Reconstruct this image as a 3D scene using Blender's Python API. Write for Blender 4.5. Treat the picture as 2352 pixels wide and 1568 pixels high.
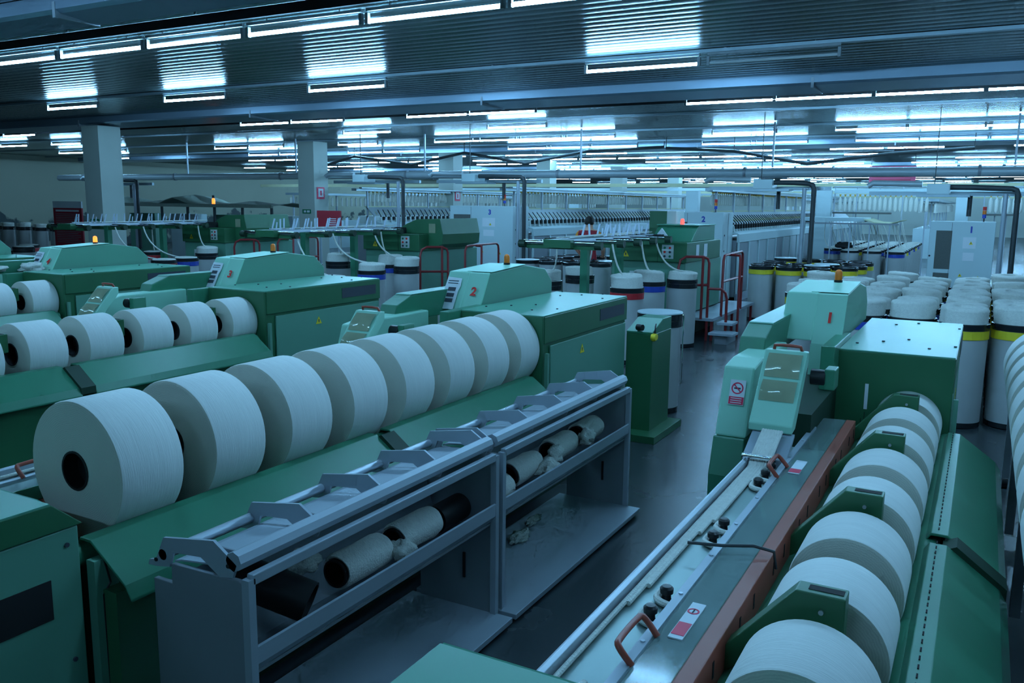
import bpy, bmesh, math, random
from mathutils import Vector, Matrix, noise
random.seed(7)
sc = bpy.context.scene
for o in list(bpy.data.objects): bpy.data.objects.remove(o)
R_ = math.radians
col = sc.collection

# ------------------------------------------------------------------ camera
def cam_axes(yaw, pitch, roll):
    cy, sy, cp, sp = math.cos(yaw), math.sin(yaw), math.cos(pitch), math.sin(pitch)
    r = Vector((cy, sy, 0)); f = Vector((-sy*cp, cy*cp, -sp)); d = f.cross(r)
    cr, sr = math.cos(roll), math.sin(roll)
    return cr*r + sr*d, -sr*r + cr*d, f
r_, d_, f_ = cam_axes(R_(28.72), R_(9.157), R_(-0.613))
cd = bpy.data.cameras.new('camera'); cam = bpy.data.objects.new('camera', cd); col.objects.link(cam)
m = Matrix.Identity(4)
for i in range(3): m[i][0] = r_[i]; m[i][1] = -d_[i]; m[i][2] = -f_[i]
m.translation = (0, 0, 2.2)
cam.matrix_world = m
cd.sensor_width = 36; cd.lens = 1960/2352*36; cd.clip_end = 300
sc.camera = cam
# ------------------------------------------------------------------ world, light, exposure
w = bpy.data.worlds.new('world'); sc.world = w; w.use_nodes = True
w.node_tree.nodes['Background'].inputs[0].default_value = (0.10, 0.22, 0.30, 1)
w.node_tree.nodes['Background'].inputs[1].default_value = 0.05
LAMP_COL = (0.275, 0.63, 1.0); LAMP_STR = 105.0
sc.view_settings.view_transform = 'Standard'; sc.view_settings.look = 'None'
sc.view_settings.exposure = 0.0; sc.view_settings.gamma = 1.0
sc.view_settings.use_curve_mapping = False
try:
    sc.cycles.use_denoising = True
    sc.cycles.max_bounces = 4; sc.cycles.diffuse_bounces = 2; sc.cycles.glossy_bounces = 2
    sc.cycles.use_adaptive_sampling = True; sc.cycles.adaptive_threshold = .09; sc.cycles.adaptive_min_samples = 12
    sc.cycles.transparent_max_bounces = 8; sc.cycles.caustics_reflective = False; sc.cycles.caustics_refractive = False
except Exception: pass

# ------------------------------------------------------------------ materials
MATS = {}
def mat(name, c, rough=.5, metal=0., var=.12, scale=6., bump=0., bscale=60., emit=None, estr=0., stretch=None, alpha=None, coat=0.):
    m = bpy.data.materials.new(name); m.use_nodes = True
    nt = m.node_tree; b = nt.nodes['Principled BSDF']
    b.inputs['Roughness'].default_value = rough; b.inputs['Metallic'].default_value = metal
    if coat: b.inputs['Coat Weight'].default_value = coat; b.inputs['Coat Roughness'].default_value = .15
    tc = nt.nodes.new('ShaderNodeTexCoord'); src = tc.outputs['Object']
    if stretch:
        mp = nt.nodes.new('ShaderNodeMapping'); mp.inputs['Scale'].default_value = stretch
        nt.links.new(src, mp.inputs[0]); src = mp.outputs[0]
    if var > 0:
        n = nt.nodes.new('ShaderNodeTexNoise'); n.inputs['Scale'].default_value = scale; n.inputs['Detail'].default_value = 5
        nt.links.new(src, n.inputs['Vector'])
        mx = nt.nodes.new('ShaderNodeMix'); mx.data_type = 'RGBA'
        mx.inputs[6].default_value = (*[v*(1-var) for v in c], 1); mx.inputs[7].default_value = (*[min(1, v*(1+var)) for v in c], 1)
        nt.links.new(n.outputs['Fac'], mx.inputs[0]); nt.links.new(mx.outputs[2], b.inputs['Base Color'])
    else: b.inputs['Base Color'].default_value = (*c, 1)
    if bump > 0:
        n2 = nt.nodes.new('ShaderNodeTexNoise'); n2.inputs['Scale'].default_value = bscale; n2.inputs['Detail'].default_value = 3
        nt.links.new(src, n2.inputs['Vector'])
        bp = nt.nodes.new('ShaderNodeBump'); bp.inputs['Strength'].default_value = bump; bp.inputs['Distance'].default_value = .01
        nt.links.new(n2.outputs['Fac'], bp.inputs['Height']); nt.links.new(bp.outputs[0], b.inputs['Normal'])
    if emit:
        b.inputs['Emission Color'].default_value = (*emit, 1); b.inputs['Emission Strength'].default_value = estr
    if alpha is not None: b.inputs['Alpha'].default_value = alpha
    MATS[name] = m; return m
mat('dark_green', (.036, .160, .072), .38, var=.12, scale=3)
mat('green', (.050, .245, .140), .34, var=.12, scale=3, bump=.03, bscale=20)
mat('panel_green', (.14, .36, .255), .45, var=.06, scale=2)
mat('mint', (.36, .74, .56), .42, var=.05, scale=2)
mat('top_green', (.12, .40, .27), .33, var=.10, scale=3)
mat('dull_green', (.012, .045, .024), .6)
mat('cotton', (.84, .86, .82), .95, var=.07, scale=9, bump=.30, bscale=40, stretch=(.35, 6, .35))
mat('cotton_end', (.70, .71, .62), .95, var=.04, scale=10, bump=.10, bscale=220)
mat('sliver', (.80, .81, .74), .95, var=.14, scale=40, bump=.6, bscale=110)
mat('fluff', (.66, .68, .62), 1., var=.1, scale=30, bump=.8, bscale=80)
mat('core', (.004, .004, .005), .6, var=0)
mat('black', (.012, .012, .014), .35, var=0)
mat('matt_black', (.010, .011, .012), .8, var=0)
mat('grey_steel', (.42, .48, .54), .42, metal=.2, var=.06, scale=4)
mat('dark_grey_steel', (.26, .29, .32), .5, metal=.1, var=.08, scale=4)
mat('aluminium', (.60, .66, .72), .40, metal=.6, var=.05, scale=3)
mat('chrome', (.85, .87, .9), .08, metal=1., var=0)
mat('table_metal', (.32, .43, .41), .38, metal=.45, var=.08, scale=5)
mat('red_paint', (.40, .10, .065), .42, var=.08, scale=4)
mat('rail_red', (.30, .028, .03), .4, var=.06)
mat('handle_red', (.42, .08, .05), .3, var=0)
mat('white_paint', (.62, .70, .68), .45, var=.05, scale=2)
mat('cabinet', (.58, .72, .74), .45, var=.04, scale=1.5)
mat('cream_wall', (.50, .52, .40), .75, var=.06, scale=.6)
mat('column', (.56, .62, .56), .6, var=.06, scale=1.5)
mat('mesh_grey', (.12, .13, .12), .8, var=.2, scale=90)
mat('paper', (.80, .84, .88), .7, var=.03)
mat('ink', (.05, .06, .08), .7, var=0)
mat('num_red', (.92, .04, .03), .5, var=0)
mat('num_blue', (.03, .06, .45), .5, var=0)
mat('sign_red', (.85, .03, .10), .5, var=0)
mat('maroon', (.46, .03, .05), .6, var=.05)
mat('pink_red', (.75, .12, .22), .7, var=.05)
mat('sign_green', (.01, .22, .10), .5, var=0)
mat('yellow', (.95, .72, .03), .5, var=.03)
mat('band_yellow', (.90, .72, .04), .45, var=.05)
mat('band_blue', (.03, .08, .50), .4, var=.05)
mat('band_red', (.62, .03, .04), .4, var=.05)
mat('cone_yellow', (.85, .50, .10), .5, var=.05)
mat('can_white', (.52, .54, .53), .5, var=.07, scale=4)
mat('can_lid', (.55, .66, .70), .35, var=.05, scale=3)
mat('rim', (.03, .035, .04), .25, metal=.4, var=0)
mat('beacon_orange', (.98, .22, .03), .25, var=0)
mat('beacon_lit', (.9, .2, .04), .3, var=0, emit=(1, .22, .03), estr=2.5)
mat('beacon_red_lit', (.9, .05, .04), .3, var=0, emit=(1, .06, .05), estr=3.0)
mat('tube_lit', (.9, .95, 1), .4, var=0, emit=LAMP_COL, estr=LAMP_STR)
mat('tube_off', (.55, .60, .62), .25, var=0)
mat('fixture', (.24, .28, .30), .4, var=.03)
mat('tray', (.30, .38, .42), .3, metal=.5, var=.08, scale=2)
mat('ceiling_metal', (.125, .175, .175), .27, metal=.70, var=.06, scale=1.2)
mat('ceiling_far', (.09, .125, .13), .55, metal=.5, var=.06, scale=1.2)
mat('slot_dark', (.006, .008, .010), .9, var=.1)
mat('duct_metal', (.30, .40, .50), .30, metal=.55, var=.10, scale=1.5)
mat('pipe', (.42, .49, .52), .45, metal=.2, var=.08, scale=3)
mat('hose', (.045, .055, .06), .5, var=.1)
mat('skin', (.80, .42, .28), .5, var=.05)
mat('hair', (.012, .010, .010), .6, var=.1)
mat('shirt', (.42, .025, .04), .8, var=.05)
mat('sleeve', (.98, .36, .05), .8, var=.05)
mat('trouser', (.03, .035, .05), .8, var=.05)
mat('net', (.22, .27, .22), .9, var=.2, scale=20)
mat('finger', (.62, .70, .82), .4, var=0)
mat('fabric', (.66, .66, .42), .8, var=.06)
def glass(name, tint, alpha, rough=.08):
    m = mat(name, tint, rough, var=.25, scale=5, alpha=alpha); return m
glass('clear_cover', (.30, .42, .40), .42, .10)
glass('window_film', (.42, .46, .30), .80, .06)
def ring_mat():
    nt = MATS['cotton_end'].node_tree; b = nt.nodes['Principled BSDF']
    tc = nt.nodes.new('ShaderNodeTexCoord'); wv = nt.nodes.new('ShaderNodeTexWave'); wv.wave_type = 'RINGS'; wv.rings_direction = 'Y'
    wv.inputs['Scale'].default_value = 40; wv.inputs['Distortion'].default_value = 4; wv.inputs['Detail'].default_value = 3; wv.inputs['Detail Scale'].default_value = 1.5
    nt.links.new(tc.outputs['Object'], wv.inputs['Vector'])
    mx = nt.nodes.new('ShaderNodeMix'); mx.data_type = 'RGBA'; mx.blend_type = 'MULTIPLY'; mx.inputs[0].default_value = .12
    old = b.inputs['Base Color'].links[0].from_socket
    nt.links.new(old, mx.inputs[6]); nt.links.new(wv.outputs['Color'], mx.inputs[7]); nt.links.new(mx.outputs[2], b.inputs['Base Color'])
ring_mat()
def floor_mat():
    m = mat('floor', (.060, .072, .080), .25, var=.18, scale=.8)
    nt = m.node_tree; b = nt.nodes['Principled BSDF']
    n = nt.nodes.new('ShaderNodeTexNoise'); n.inputs['Scale'].default_value = 2.2; n.inputs['Detail'].default_value = 6
    mr = nt.nodes.new('ShaderNodeMapRange'); mr.inputs[3].default_value = .22; mr.inputs[4].default_value = .30
    tc = nt.nodes.new('ShaderNodeTexCoord'); nt.links.new(tc.outputs['Object'], n.inputs['Vector'])
    nt.links.new(n.outputs['Fac'], mr.inputs[0]); nt.links.new(mr.outputs[0], b.inputs['Roughness'])
floor_mat()
def wall_mat():
    # cream wall with peeled patches low down
    m = mat('peeled_wall', (.50, .52, .40), .8, var=.06, scale=.5)
    nt = m.node_tree; b = nt.nodes['Principled BSDF']
    tc = nt.nodes.new('ShaderNodeTexCoord'); n = nt.nodes.new('ShaderNodeTexNoise'); n.inputs['Scale'].default_value = 1.1; n.inputs['Detail'].default_value = 7
    nt.links.new(tc.outputs['Object'], n.inputs['Vector'])
    sp = nt.nodes.new('ShaderNodeSeparateXYZ'); nt.links.new(tc.outputs['Object'], sp.inputs[0])
    mr = nt.nodes.new('ShaderNodeMapRange'); mr.inputs[1].default_value = 2.1; mr.inputs[2].default_value = 1.2; mr.inputs[3].default_value = -.25; mr.inputs[4].default_value = .07
    nt.links.new(sp.outputs[2], mr.inputs[0])
    ad = nt.nodes.new('ShaderNodeMath'); nt.links.new(n.outputs['Fac'], ad.inputs[0]); nt.links.new(mr.outputs[0], ad.inputs[1])
    rp = nt.nodes.new('ShaderNodeMapRange'); rp.inputs[1].default_value = .53; rp.inputs[2].default_value = .57; nt.links.new(ad.outputs[0], rp.inputs[0])
    mx = nt.nodes.new('ShaderNodeMix'); mx.data_type = 'RGBA'; mx.inputs[7].default_value = (.10, .13, .13, 1)
    old = b.inputs['Base Color'].links[0].from_socket
    nt.links.new(old, mx.inputs[6]); nt.links.new(rp.outputs[0], mx.inputs[0]); nt.links.new(mx.outputs[2], b.inputs['Base Color'])
wall_mat()

# ------------------------------------------------------------------ mesh helpers
def smooth_path(pts, n=4):
    P = [Vector(p) for p in pts]; out = []
    for i in range(len(P)-1):
        a, b, c, d = P[max(i-1, 0)], P[i], P[i+1], P[min(i+2, len(P)-1)]
        for k in range(n):
            t = k/n; out.append(.5*((2*b) + (c-a)*t + (2*a-5*b+4*c-d)*t*t + (3*b-a-3*c+d)*t**3))
    return out + [P[-1]]
class MB:
    def __init__(s): s.v = []; s.f = []
    def add(s, vs, fs):
        n = len(s.v); s.v += [tuple(p) for p in vs]; s.f += [tuple(i+n for i in f) for f in fs]; return s
    def box(s, x0, x1, y0, y1, z0, z1):
        return s.hexa([(x0,y0,z0),(x1,y0,z0),(x1,y1,z0),(x0,y1,z0),(x0,y0,z1),(x1,y0,z1),(x1,y1,z1),(x0,y1,z1)])
    def hexa(s, p): return s.add(p, [(0,3,2,1),(4,5,6,7),(0,1,5,4),(1,2,6,5),(2,3,7,6),(3,0,4,7)])
    def prism(s, poly, axis, a, b):
        def P(u, v, t): return {'x': (t,u,v), 'y': (u,t,v), 'z': (u,v,t)}[axis]
        n = len(poly); vs = [P(u,v,a) for u,v in poly] + [P(u,v,b) for u,v in poly]
        fs = [tuple(range(n)), tuple(range(2*n-1, n-1, -1))] + [(i, i+n, (i+1)%n+n, (i+1)%n) for i in range(n)]
        return s.add(vs, fs)
    def sheet(s, pts, th, axis, a, b):
        # open polyline thickened downwards, extruded along axis
        return s.prism(list(pts) + [(u, v-th) for u, v in reversed(pts)], axis, a, b)
    def tube(s, pts, r, seg=8, caps=True, closed=False):
        pts = [Vector(p) for p in pts]; n = len(pts); rings = []
        up = None
        for i, p in enumerate(pts):
            t = (pts[min(i+1, n-1)] - pts[max(i-1, 0)]).normalized()
            if up is None:
                up = Vector((0,0,1)) if abs(t.z) < .9 else Vector((1,0,0))
            a = t.cross(up).normalized(); up = a.cross(t).normalized()
            rr = r[i] if isinstance(r, (list, tuple)) else r
            rings.append([p + rr*(math.cos(2*math.pi*k/seg)*a + math.sin(2*math.pi*k/seg)*up) for k in range(seg)])
        vs = [v for R in rings for v in R]; fs = []
        for i in range(n-1):
            for k in range(seg):
                k2 = (k+1) % seg; fs.append((i*seg+k, i*seg+k2, (i+1)*seg+k2, (i+1)*seg+k))
        if caps: fs += [tuple(range(seg-1, -1, -1)), tuple((n-1)*seg+k for k in range(seg))]
        return s.add(vs, fs)
    def lathe(s, prof, seg=32, axis='z', c=(0,0,0), closed=True):
        n = len(prof); vs = []; fs = []
        for k in range(seg):
            a = 2*math.pi*k/seg; ca, sa = math.cos(a), math.sin(a)
            for r, z in prof:
                p = {'z': (r*ca, r*sa, z), 'y': (r*ca, z, -r*sa), 'x': (z, r*ca, r*sa)}[axis]
                vs.append((p[0]+c[0], p[1]+c[1], p[2]+c[2]))
        for k in range(seg):
            k2 = (k+1) % seg
            for j in range(n if closed else n-1):
                j2 = (j+1) % n; fs.append((k*n+j, k2*n+j, k2*n+j2, k*n+j2))
        return s.add(vs, fs)
    def disc(s, r, z, seg=24, c=(0,0)):
        return s.add([(c[0]+r*math.cos(2*math.pi*k/seg), c[1]+r*math.sin(2*math.pi*k/seg), z) for k in range(seg)], [tuple(range(seg))])
    def mesh(s, name, mt, smooth=False):
        me = bpy.data.meshes.new(name); me.from_pydata(s.v, [], s.f)
        bm = bmesh.new(); bm.from_mesh(me); bmesh.ops.recalc_face_normals(bm, faces=bm.faces); bm.to_mesh(me); bm.free()
        me.materials.append(MATS[mt])
        if smooth:
            me.polygons.foreach_set('use_smooth', [True]*len(me.polygons))
            try: me.set_sharp_from_angle(angle=R_(40))
            except Exception: pass
        return me
    def build(s, name, mt, parent=None, smooth=False, bevel=0.):
        o = bpy.data.objects.new(name, s.mesh(name, mt, smooth)); col.objects.link(o)
        if parent: o.parent = parent
        if bevel:
            b = o.modifiers.new('bevel', 'BEVEL'); b.width = bevel; b.segments = 2; b.limit_method = 'ANGLE'
        return o
def inst(name, me, parent=None, loc=(0,0,0), rot=(0,0,0), scale=None):
    o = bpy.data.objects.new(name, me); col.objects.link(o); o.location = loc; o.rotation_euler = rot
    if scale: o.scale = scale
    if parent: o.parent = parent
    return o
def tag(o, label, cat, group=None):
    o['label'] = label; o['category'] = cat
    if group: o['group'] = group
    return o
def thing(name, label, cat, loc=(0,0,0), rz=0., group=None):
    o = bpy.data.objects.new(name, None); col.objects.link(o); o.location = loc; o.rotation_euler = (0,0,rz); o.empty_display_size = .1
    return tag(o, label, cat, group)
def structure(o): o['kind'] = 'structure'; return o
def ordn(k):
    W = ['first','second','third','fourth','fifth','sixth','seventh','eighth','ninth','tenth','eleventh','twelfth','thirteenth','fourteenth','fifteenth','sixteenth','seventeenth','eighteenth','nineteenth','twentieth']
    if k <= 20: return W[k-1]
    t = {2: 'twent', 3: 'thirt', 4: 'fort', 5: 'fift', 6: 'sixt'}[k // 10]
    return t + 'ieth' if k % 10 == 0 else t + 'y-' + W[k % 10 - 1]
def text(body, size, mt, parent, loc, rot, name, ext=.0012, align='CENTER'):
    cu = bpy.data.curves.new(name, 'FONT'); cu.body = body; cu.size = size; cu.extrude = ext; cu.offset = size*.035; cu.align_x = align; cu.align_y = 'CENTER'
    t = bpy.data.objects.new('tmp', cu); col.objects.link(t)
    dg = bpy.context.evaluated_depsgraph_get(); me = bpy.data.meshes.new_from_object(t.evaluated_get(dg))
    bpy.data.objects.remove(t); me.materials.clear(); me.materials.append(MATS[mt])
    return inst(name, me, parent, loc, rot)
def copy_tree(o, parent=None):
    c = o.copy(); col.objects.link(c); c.parent = parent
    for ch in [x for x in o.children]: copy_tree(ch, c)
    return c
def crumple(mb_c, r, seed, squash=.6, n=2):
    # a lumpy tuft of cotton
    bm = bmesh.new(); bmesh.ops.create_icosphere(bm, subdivisions=3, radius=1)
    for v in bm.verts:
        k = 1 + .55*noise.noise(v.co*1.9 + Vector((seed*7.1, seed*3.3, 0))) + .35*noise.noise(v.co*4.5 + Vector((0, seed*5., 9)))
        v.co = Vector((v.co.x*r[0]*k, v.co.y*r[1]*k, v.co.z*r[2]*k))
    zmin = min(v.co.z for v in bm.verts)
    for v in bm.verts: v.co.z = max(v.co.z, -r[2]*squash)
    me = bpy.data.meshes.new('tuft'); bm.to_mesh(me); bm.free()
    me.polygons.foreach_set('use_smooth', [True]*len(me.polygons)); me.materials.append(MATS['fluff'])
    return me

# ------------------------------------------------------------------ room shell
XL, XR, YN, YF, ZC = -38., 14., -9., 78., 4.12
fl = structure(MB().box(XL, XR, YN, YF, -.12, 0).build('floor', 'floor'))
structure(MB().box(XL-.2, XL, YN, YF, 0, 4.7).build('wall_left', 'peeled_wall'))
structure(MB().box(XR, XR+.2, YN, YF, 0, 4.7).build('wall_right', 'cream_wall'))
structure(MB().box(XL, XR, YF, YF+.2, 0, 4.7).build('wall_far', 'column'))
structure(MB().box(XL, XR, YN-.2, YN, 0, 4.7).build('wall_back', 'cream_wall'))
ceil = structure(MB().box(XL, XR, YN, YF, 4.62, 4.70).build('ceiling', 'slot_dark'))
SLOTS = [(-3.2, -1.8), (5.85, 6.90), (14.2, 15.95), (27.2, 28.6), (41., 42.2), (54., 55.)]
PW = .2
prof = [(-.096 + .192*i/6, .008*((i-3)/3)**2) for i in range(7)]
pl = MB(); n = len(prof)
pl.add([(XL, y, z) for y, z in prof] + [(XR, y, z) for y, z in prof], [(i, i+1, i+1+n, i+n) for i in range(n-1)])
pl.add([(x, y, .008 + .035) for x in (XL, XR) for y in (-.096, .096)] + [(x, y, .008) for x in (XL, XR) for y in (-.096, .096)],
       [(0, 1, 3, 2), (0, 2, 6, 4), (1, 3, 7, 5)])
plank = pl.mesh('ceiling_plank', 'ceiling_metal', True)
far = MB(); y = -8.9; NP = 0
while y < YF - .1:
    if any(a - .1 < y < b + .1 for a, b in SLOTS): y += PW; continue
    if 3.0 < y < 30:
        inst('ceiling_plank', plank, ceil, (0, y, ZC)); NP += 1
    else:
        far.add([(XL, y+a, ZC+b) for a, b in prof] + [(XR, y+a, ZC+b) for a, b in prof], [(i, i+1, i+1+n, i+n) for i in range(n-1)])
    y += PW
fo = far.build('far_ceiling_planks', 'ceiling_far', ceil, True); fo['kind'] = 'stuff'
# recessed lamp slots: cheeks and duct band in front of each
for k, (a, b) in enumerate(SLOTS):
    structure(MB().box(XL, XR, a-.03, a, ZC-.02, 4.62).box(XL, XR, b, b+.03, ZC-.02, 4.62).build('trim_%d' % (k+1), 'slot_dark'))
ducts = {1: (5.38, 5.85), 2: (13.35, 14.15), 3: (26.3, 27.15), 4: (40.3, 40.95), 5: (53.3, 53.95)}
dn = ['nearest overhead air duct, a flat blue-grey metal band at the top left', 'second overhead air duct band crossing the ceiling behind the first rows of lamps',
      'third air duct band, far down the ceiling', 'fourth air duct band, deep in the hall', 'last air duct band at the far end of the ceiling']
for k, (a, b) in ducts.items():
    d = thing('air_duct', dn[k-1], 'duct', (0, (a+b)/2, ZC-.16))
    h = (b-a)/2
    MB().prism([(-h, .16), (-h, .03), (-h+.05, 0), (h-.03, -.04), (h, -.02), (h, .16)], 'x', XL, XR).build('casing', 'duct_metal', d)
    for q in range(9):
        MB().box(-36+q*5.6, -35.96+q*5.6, -h-.006, h+.004, -.046, .10).build('joint', 'grey_steel', d)
pn = ['thin pipe slung on straps below the nearest ceiling slot', 'thin pipe slung in the second ceiling slot']
for k, (yy, zz) in enumerate([(6.25, 4.05), (14.5, 4.03)]):
    d = thing('ceiling_pipe', pn[k], 'pipe', (0, yy, zz))
    MB().tube([(XL, 0, 0), (XR, 0, 0)], .035, 10).build('pipe_run', 'pipe', d, True)
    for q in range(24):
        x = -35 + q*2.0
        MB().box(x-.012, x+.012, -.05, -.035, -.04, .30).build('strap', 'fixture', d)
# columns
colm = MB().box(-.3, .3, -.3, .3, 0, 3.91).mesh('column_shaft', 'column')
cl = ['nearest square white column, left, with a small green exit sign', 'second square white column, carrying a red framed extinguisher sign',
      'third square white column in the receding row', 'fourth square white column in the receding row', 'fifth square white column, far down the row', 'last and smallest white column of the row']
for k, (x, y) in enumerate([(-18.65, 13.55), (-17.35, 19.45), (-16.45, 25.45), (-15.6, 31.2), (-14.9, 37.2), (-14.3, 43.5)]):
    c = thing('column', cl[k], 'column', (x, y, 0)); inst('shaft', colm, c)
    if k < 2:
        s = MB().box(-.16, .16, -.315, -.302, 1.62 if k == 0 else 1.86, 1.74 if k == 0 else 1.98).build('exit_sign', 'sign_green', c)
        MB().box(-.10, -.02, -.32, -.314, 1.66 if k == 0 else 1.89, 1.70 if k == 0 else 1.95).box(.02, .12, -.32, -.314, 1.66 if k == 0 else 1.89, 1.70 if k == 0 else 1.95).build('pictogram', 'paper', s)
    if k in (1, 2, 4):
        s = MB().box(.302, .315, -.20, .12, 2.28, 2.62).build('extinguisher_sign', 'sign_red', c)
        i = MB().box(.314, .32, -.15, .07, 2.34, 2.58).build('white_field', 'paper', s)
        MB().box(.319, .324, -.07, -.01, 2.38, 2.52).build('extinguisher_symbol', 'sign_red', s)

# ------------------------------------------------------------------ fluorescent lamps
LL = 1.5
tube_lit = MB().tube([(-LL/2, 0, 0), (LL/2, 0, 0)], .021, 6, False).mesh('tube', 'tube_lit', True)
tube_far = MB().tube([(-LL/2, 0, 0), (LL/2, 0, 0)], .020, 4, False).mesh('tube', 'tube_lit', True)
tube_off = MB().tube([(-LL/2, 0, 0), (LL/2, 0, 0)], .018, 8).mesh('tube', 'tube_off', True)
fix_me = MB().box(-LL/2-.03, LL/2+.03, -.016, .016, .095, .125).mesh('housing', 'fixture')
rod_me = MB().box(-.5, -.49, -.005, .005, .12, .18).box(.49, .5, -.005, .005, .12, .18).mesh('hanger', 'fixture')
rod_long = MB().box(-.5, -.49, -.005, .005, .12, .66).box(.49, .5, -.005, .005, .12, .66).mesh('hanger', 'fixture')
sock_me = MB().box(-.018, .018, -.02, .02, -.025, .08).mesh('socket', 'fixture')
def lamp(x, y, z, label, group, lit=True, simple=False):
    t = thing('tube_light', label, 'light', (x, y, z), 0, group)
    inst('housing', fix_me, t); inst('tube', (tube_far if y > 27 else tube_lit) if lit else tube_off, t)
    inst('hanger', rod_long if any(a < y < b for a, b in SLOTS) else rod_me, t)
    if not simple:
        inst('socket', sock_me, t, (-LL/2-.02, 0, 0)); inst('socket', sock_me, t, (LL/2+.02, 0, 0))
rows = []
# row name, y, z, list of x centres (lit), list of unlit
rows.append(('in the continuous ceiling row nearest the camera', 7.06, 3.97, [-12.87+1.62*i for i in range(11)] , []))
rows.append(('in the sparse second ceiling row', 10.82, 3.95, [-15.70, -12.32, -8.93, -4.08], [-2.42]))
rows.append(('in the third ceiling row under the second duct', 15.05, 3.97, [-24.3, -14.86, -13.28, -10.06, -8.55, -4.04, -2.52, -.95, .62, 2.2, 3.8], []))
rows.append(('in the fourth ceiling row', 17.75, 3.95, [-29., -26.2, -14.0, -9.67], []))
rows.append(('in the fifth ceiling row', 21.2, 3.95, [-31., -28.6, -22.5, -20.9, -17.1, -13.5, -12.2, -10.8, -9.4, -5.3, -2.45, -.95, .6, 2.2], []))
rows.append(('in the sixth ceiling row', 24.7, 3.95, [-33., -24.5, -22.9, -19.6, -18., -13.0, -11.6, -10.1, -6.6, -5.2, -2.45, -.9, .7, 2.3], []))
for nm, y, z, lit, off in rows:
    xs = sorted([(x, 1) for x in lit] + [(x, 0) for x in off])
    for k, (x, on) in enumerate(xs):
        lamp(x, y, z, ('lit' if on else 'unlit') + ' tube light, ' + ordn(k+1) + ' from the left ' + nm, 'ceiling tube lights ' + nm, bool(on))
    if nm.find('slot') < 0 and y not in (7.06, 15.05):
        d = thing('cable_tray', 'thin metal tray carrying the lamps ' + nm.replace('in the', 'of the'), 'tray', (0, y, z))
        MB().box(XL, XR, -.04, .04, .125, .165).build('tray_rail', 'tray', d)
        for q in range(16): MB().box(-36+q*3.3, -35.97+q*3.3, -.01, .01, .165, .19).build('hanger', 'fixture', d)
for k in range(5):  # unseen tubes added to brighten the faces turned towards the camera
    lamp(-12. + 3.6*k, -2.5, 3.97, 'added fill tube in the ceiling slot behind the camera, %s from the left' % ordn(k+1), 'added fill tubes behind the camera', True, True)
for k in range(7):  # unseen tubes added overhead, out of view, to light the foreground tops
    lamp(-12.5 + 2.6*k, 2.9, 3.95, 'added fill tube overhead in front of the camera, above the frame, %s from the left' % ordn(k+1), 'added fill tubes just above the frame', True, True)
rf = random.Random(3)
far_rows = [28.0, 31., 34., 37.2, 40.0, 43.5, 47., 50.5, 54.5, 58.5, 63., 68., 73.]
for r, y in enumerate(far_rows):
    x = -36.; n_ = 0
    while x < 12:
        p = .42 if x < -20 else (.60 if x < -8 else .74)
        if y < 33 and x < -22: p *= .5
        if rf.random() < p:
            n_ += 1
            lamp(x, y, 3.95, 'tube light, %s from the left in the %s ceiling row from the camera' % (ordn(n_), ordn(r+7)), 'tube lights of the far ceiling rows', True, True)
        x += 1.62 if y < 55 else 1.9

# ------------------------------------------------------------------ lap rolls
def lap_mesh(R, W=.30, hole=.082):
    mb = MB(); b = .012
    mb.lathe([(hole, 0), (R-b, 0), (R-.003, .004), (R, b), (R, W/2), (R, W-b), (R-.003, W-.004), (R-b, W), (hole, W)], 56, 'y')
    me = mb.mesh('cotton', 'cotton', True); me.materials.append(MATS['cotton_end'])
    for p in me.polygons:
        if abs(p.normal.y) > .7: p.material_index = 1
    return me
core_me = MB().lathe([(.074, -.004), (.083, -.004), (.083, .304), (.074, .304)], 28, 'y').mesh('core', 'core', True)
core_in = MB().lathe([(.0, .06), (.075, .06), (.075, .16), (0, .16)], 20, 'y').mesh('core_shade_disc', 'core')  # black disc stands in for the shade inside the hollow tube
LAPS = {r: lap_mesh(r) for r in (.29, .225, .187)}
def lap(x, y, z, R, label, group, ry=0.):
    t = thing('lap_roll', label, 'cotton roll', (x, y, z), 0, group); t.rotation_euler = (0, ry, 0)
    inst('cotton', LAPS[R], t); c = inst('core', core_me, t); inst('core_shade_disc', core_in, c)
    return t

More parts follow.
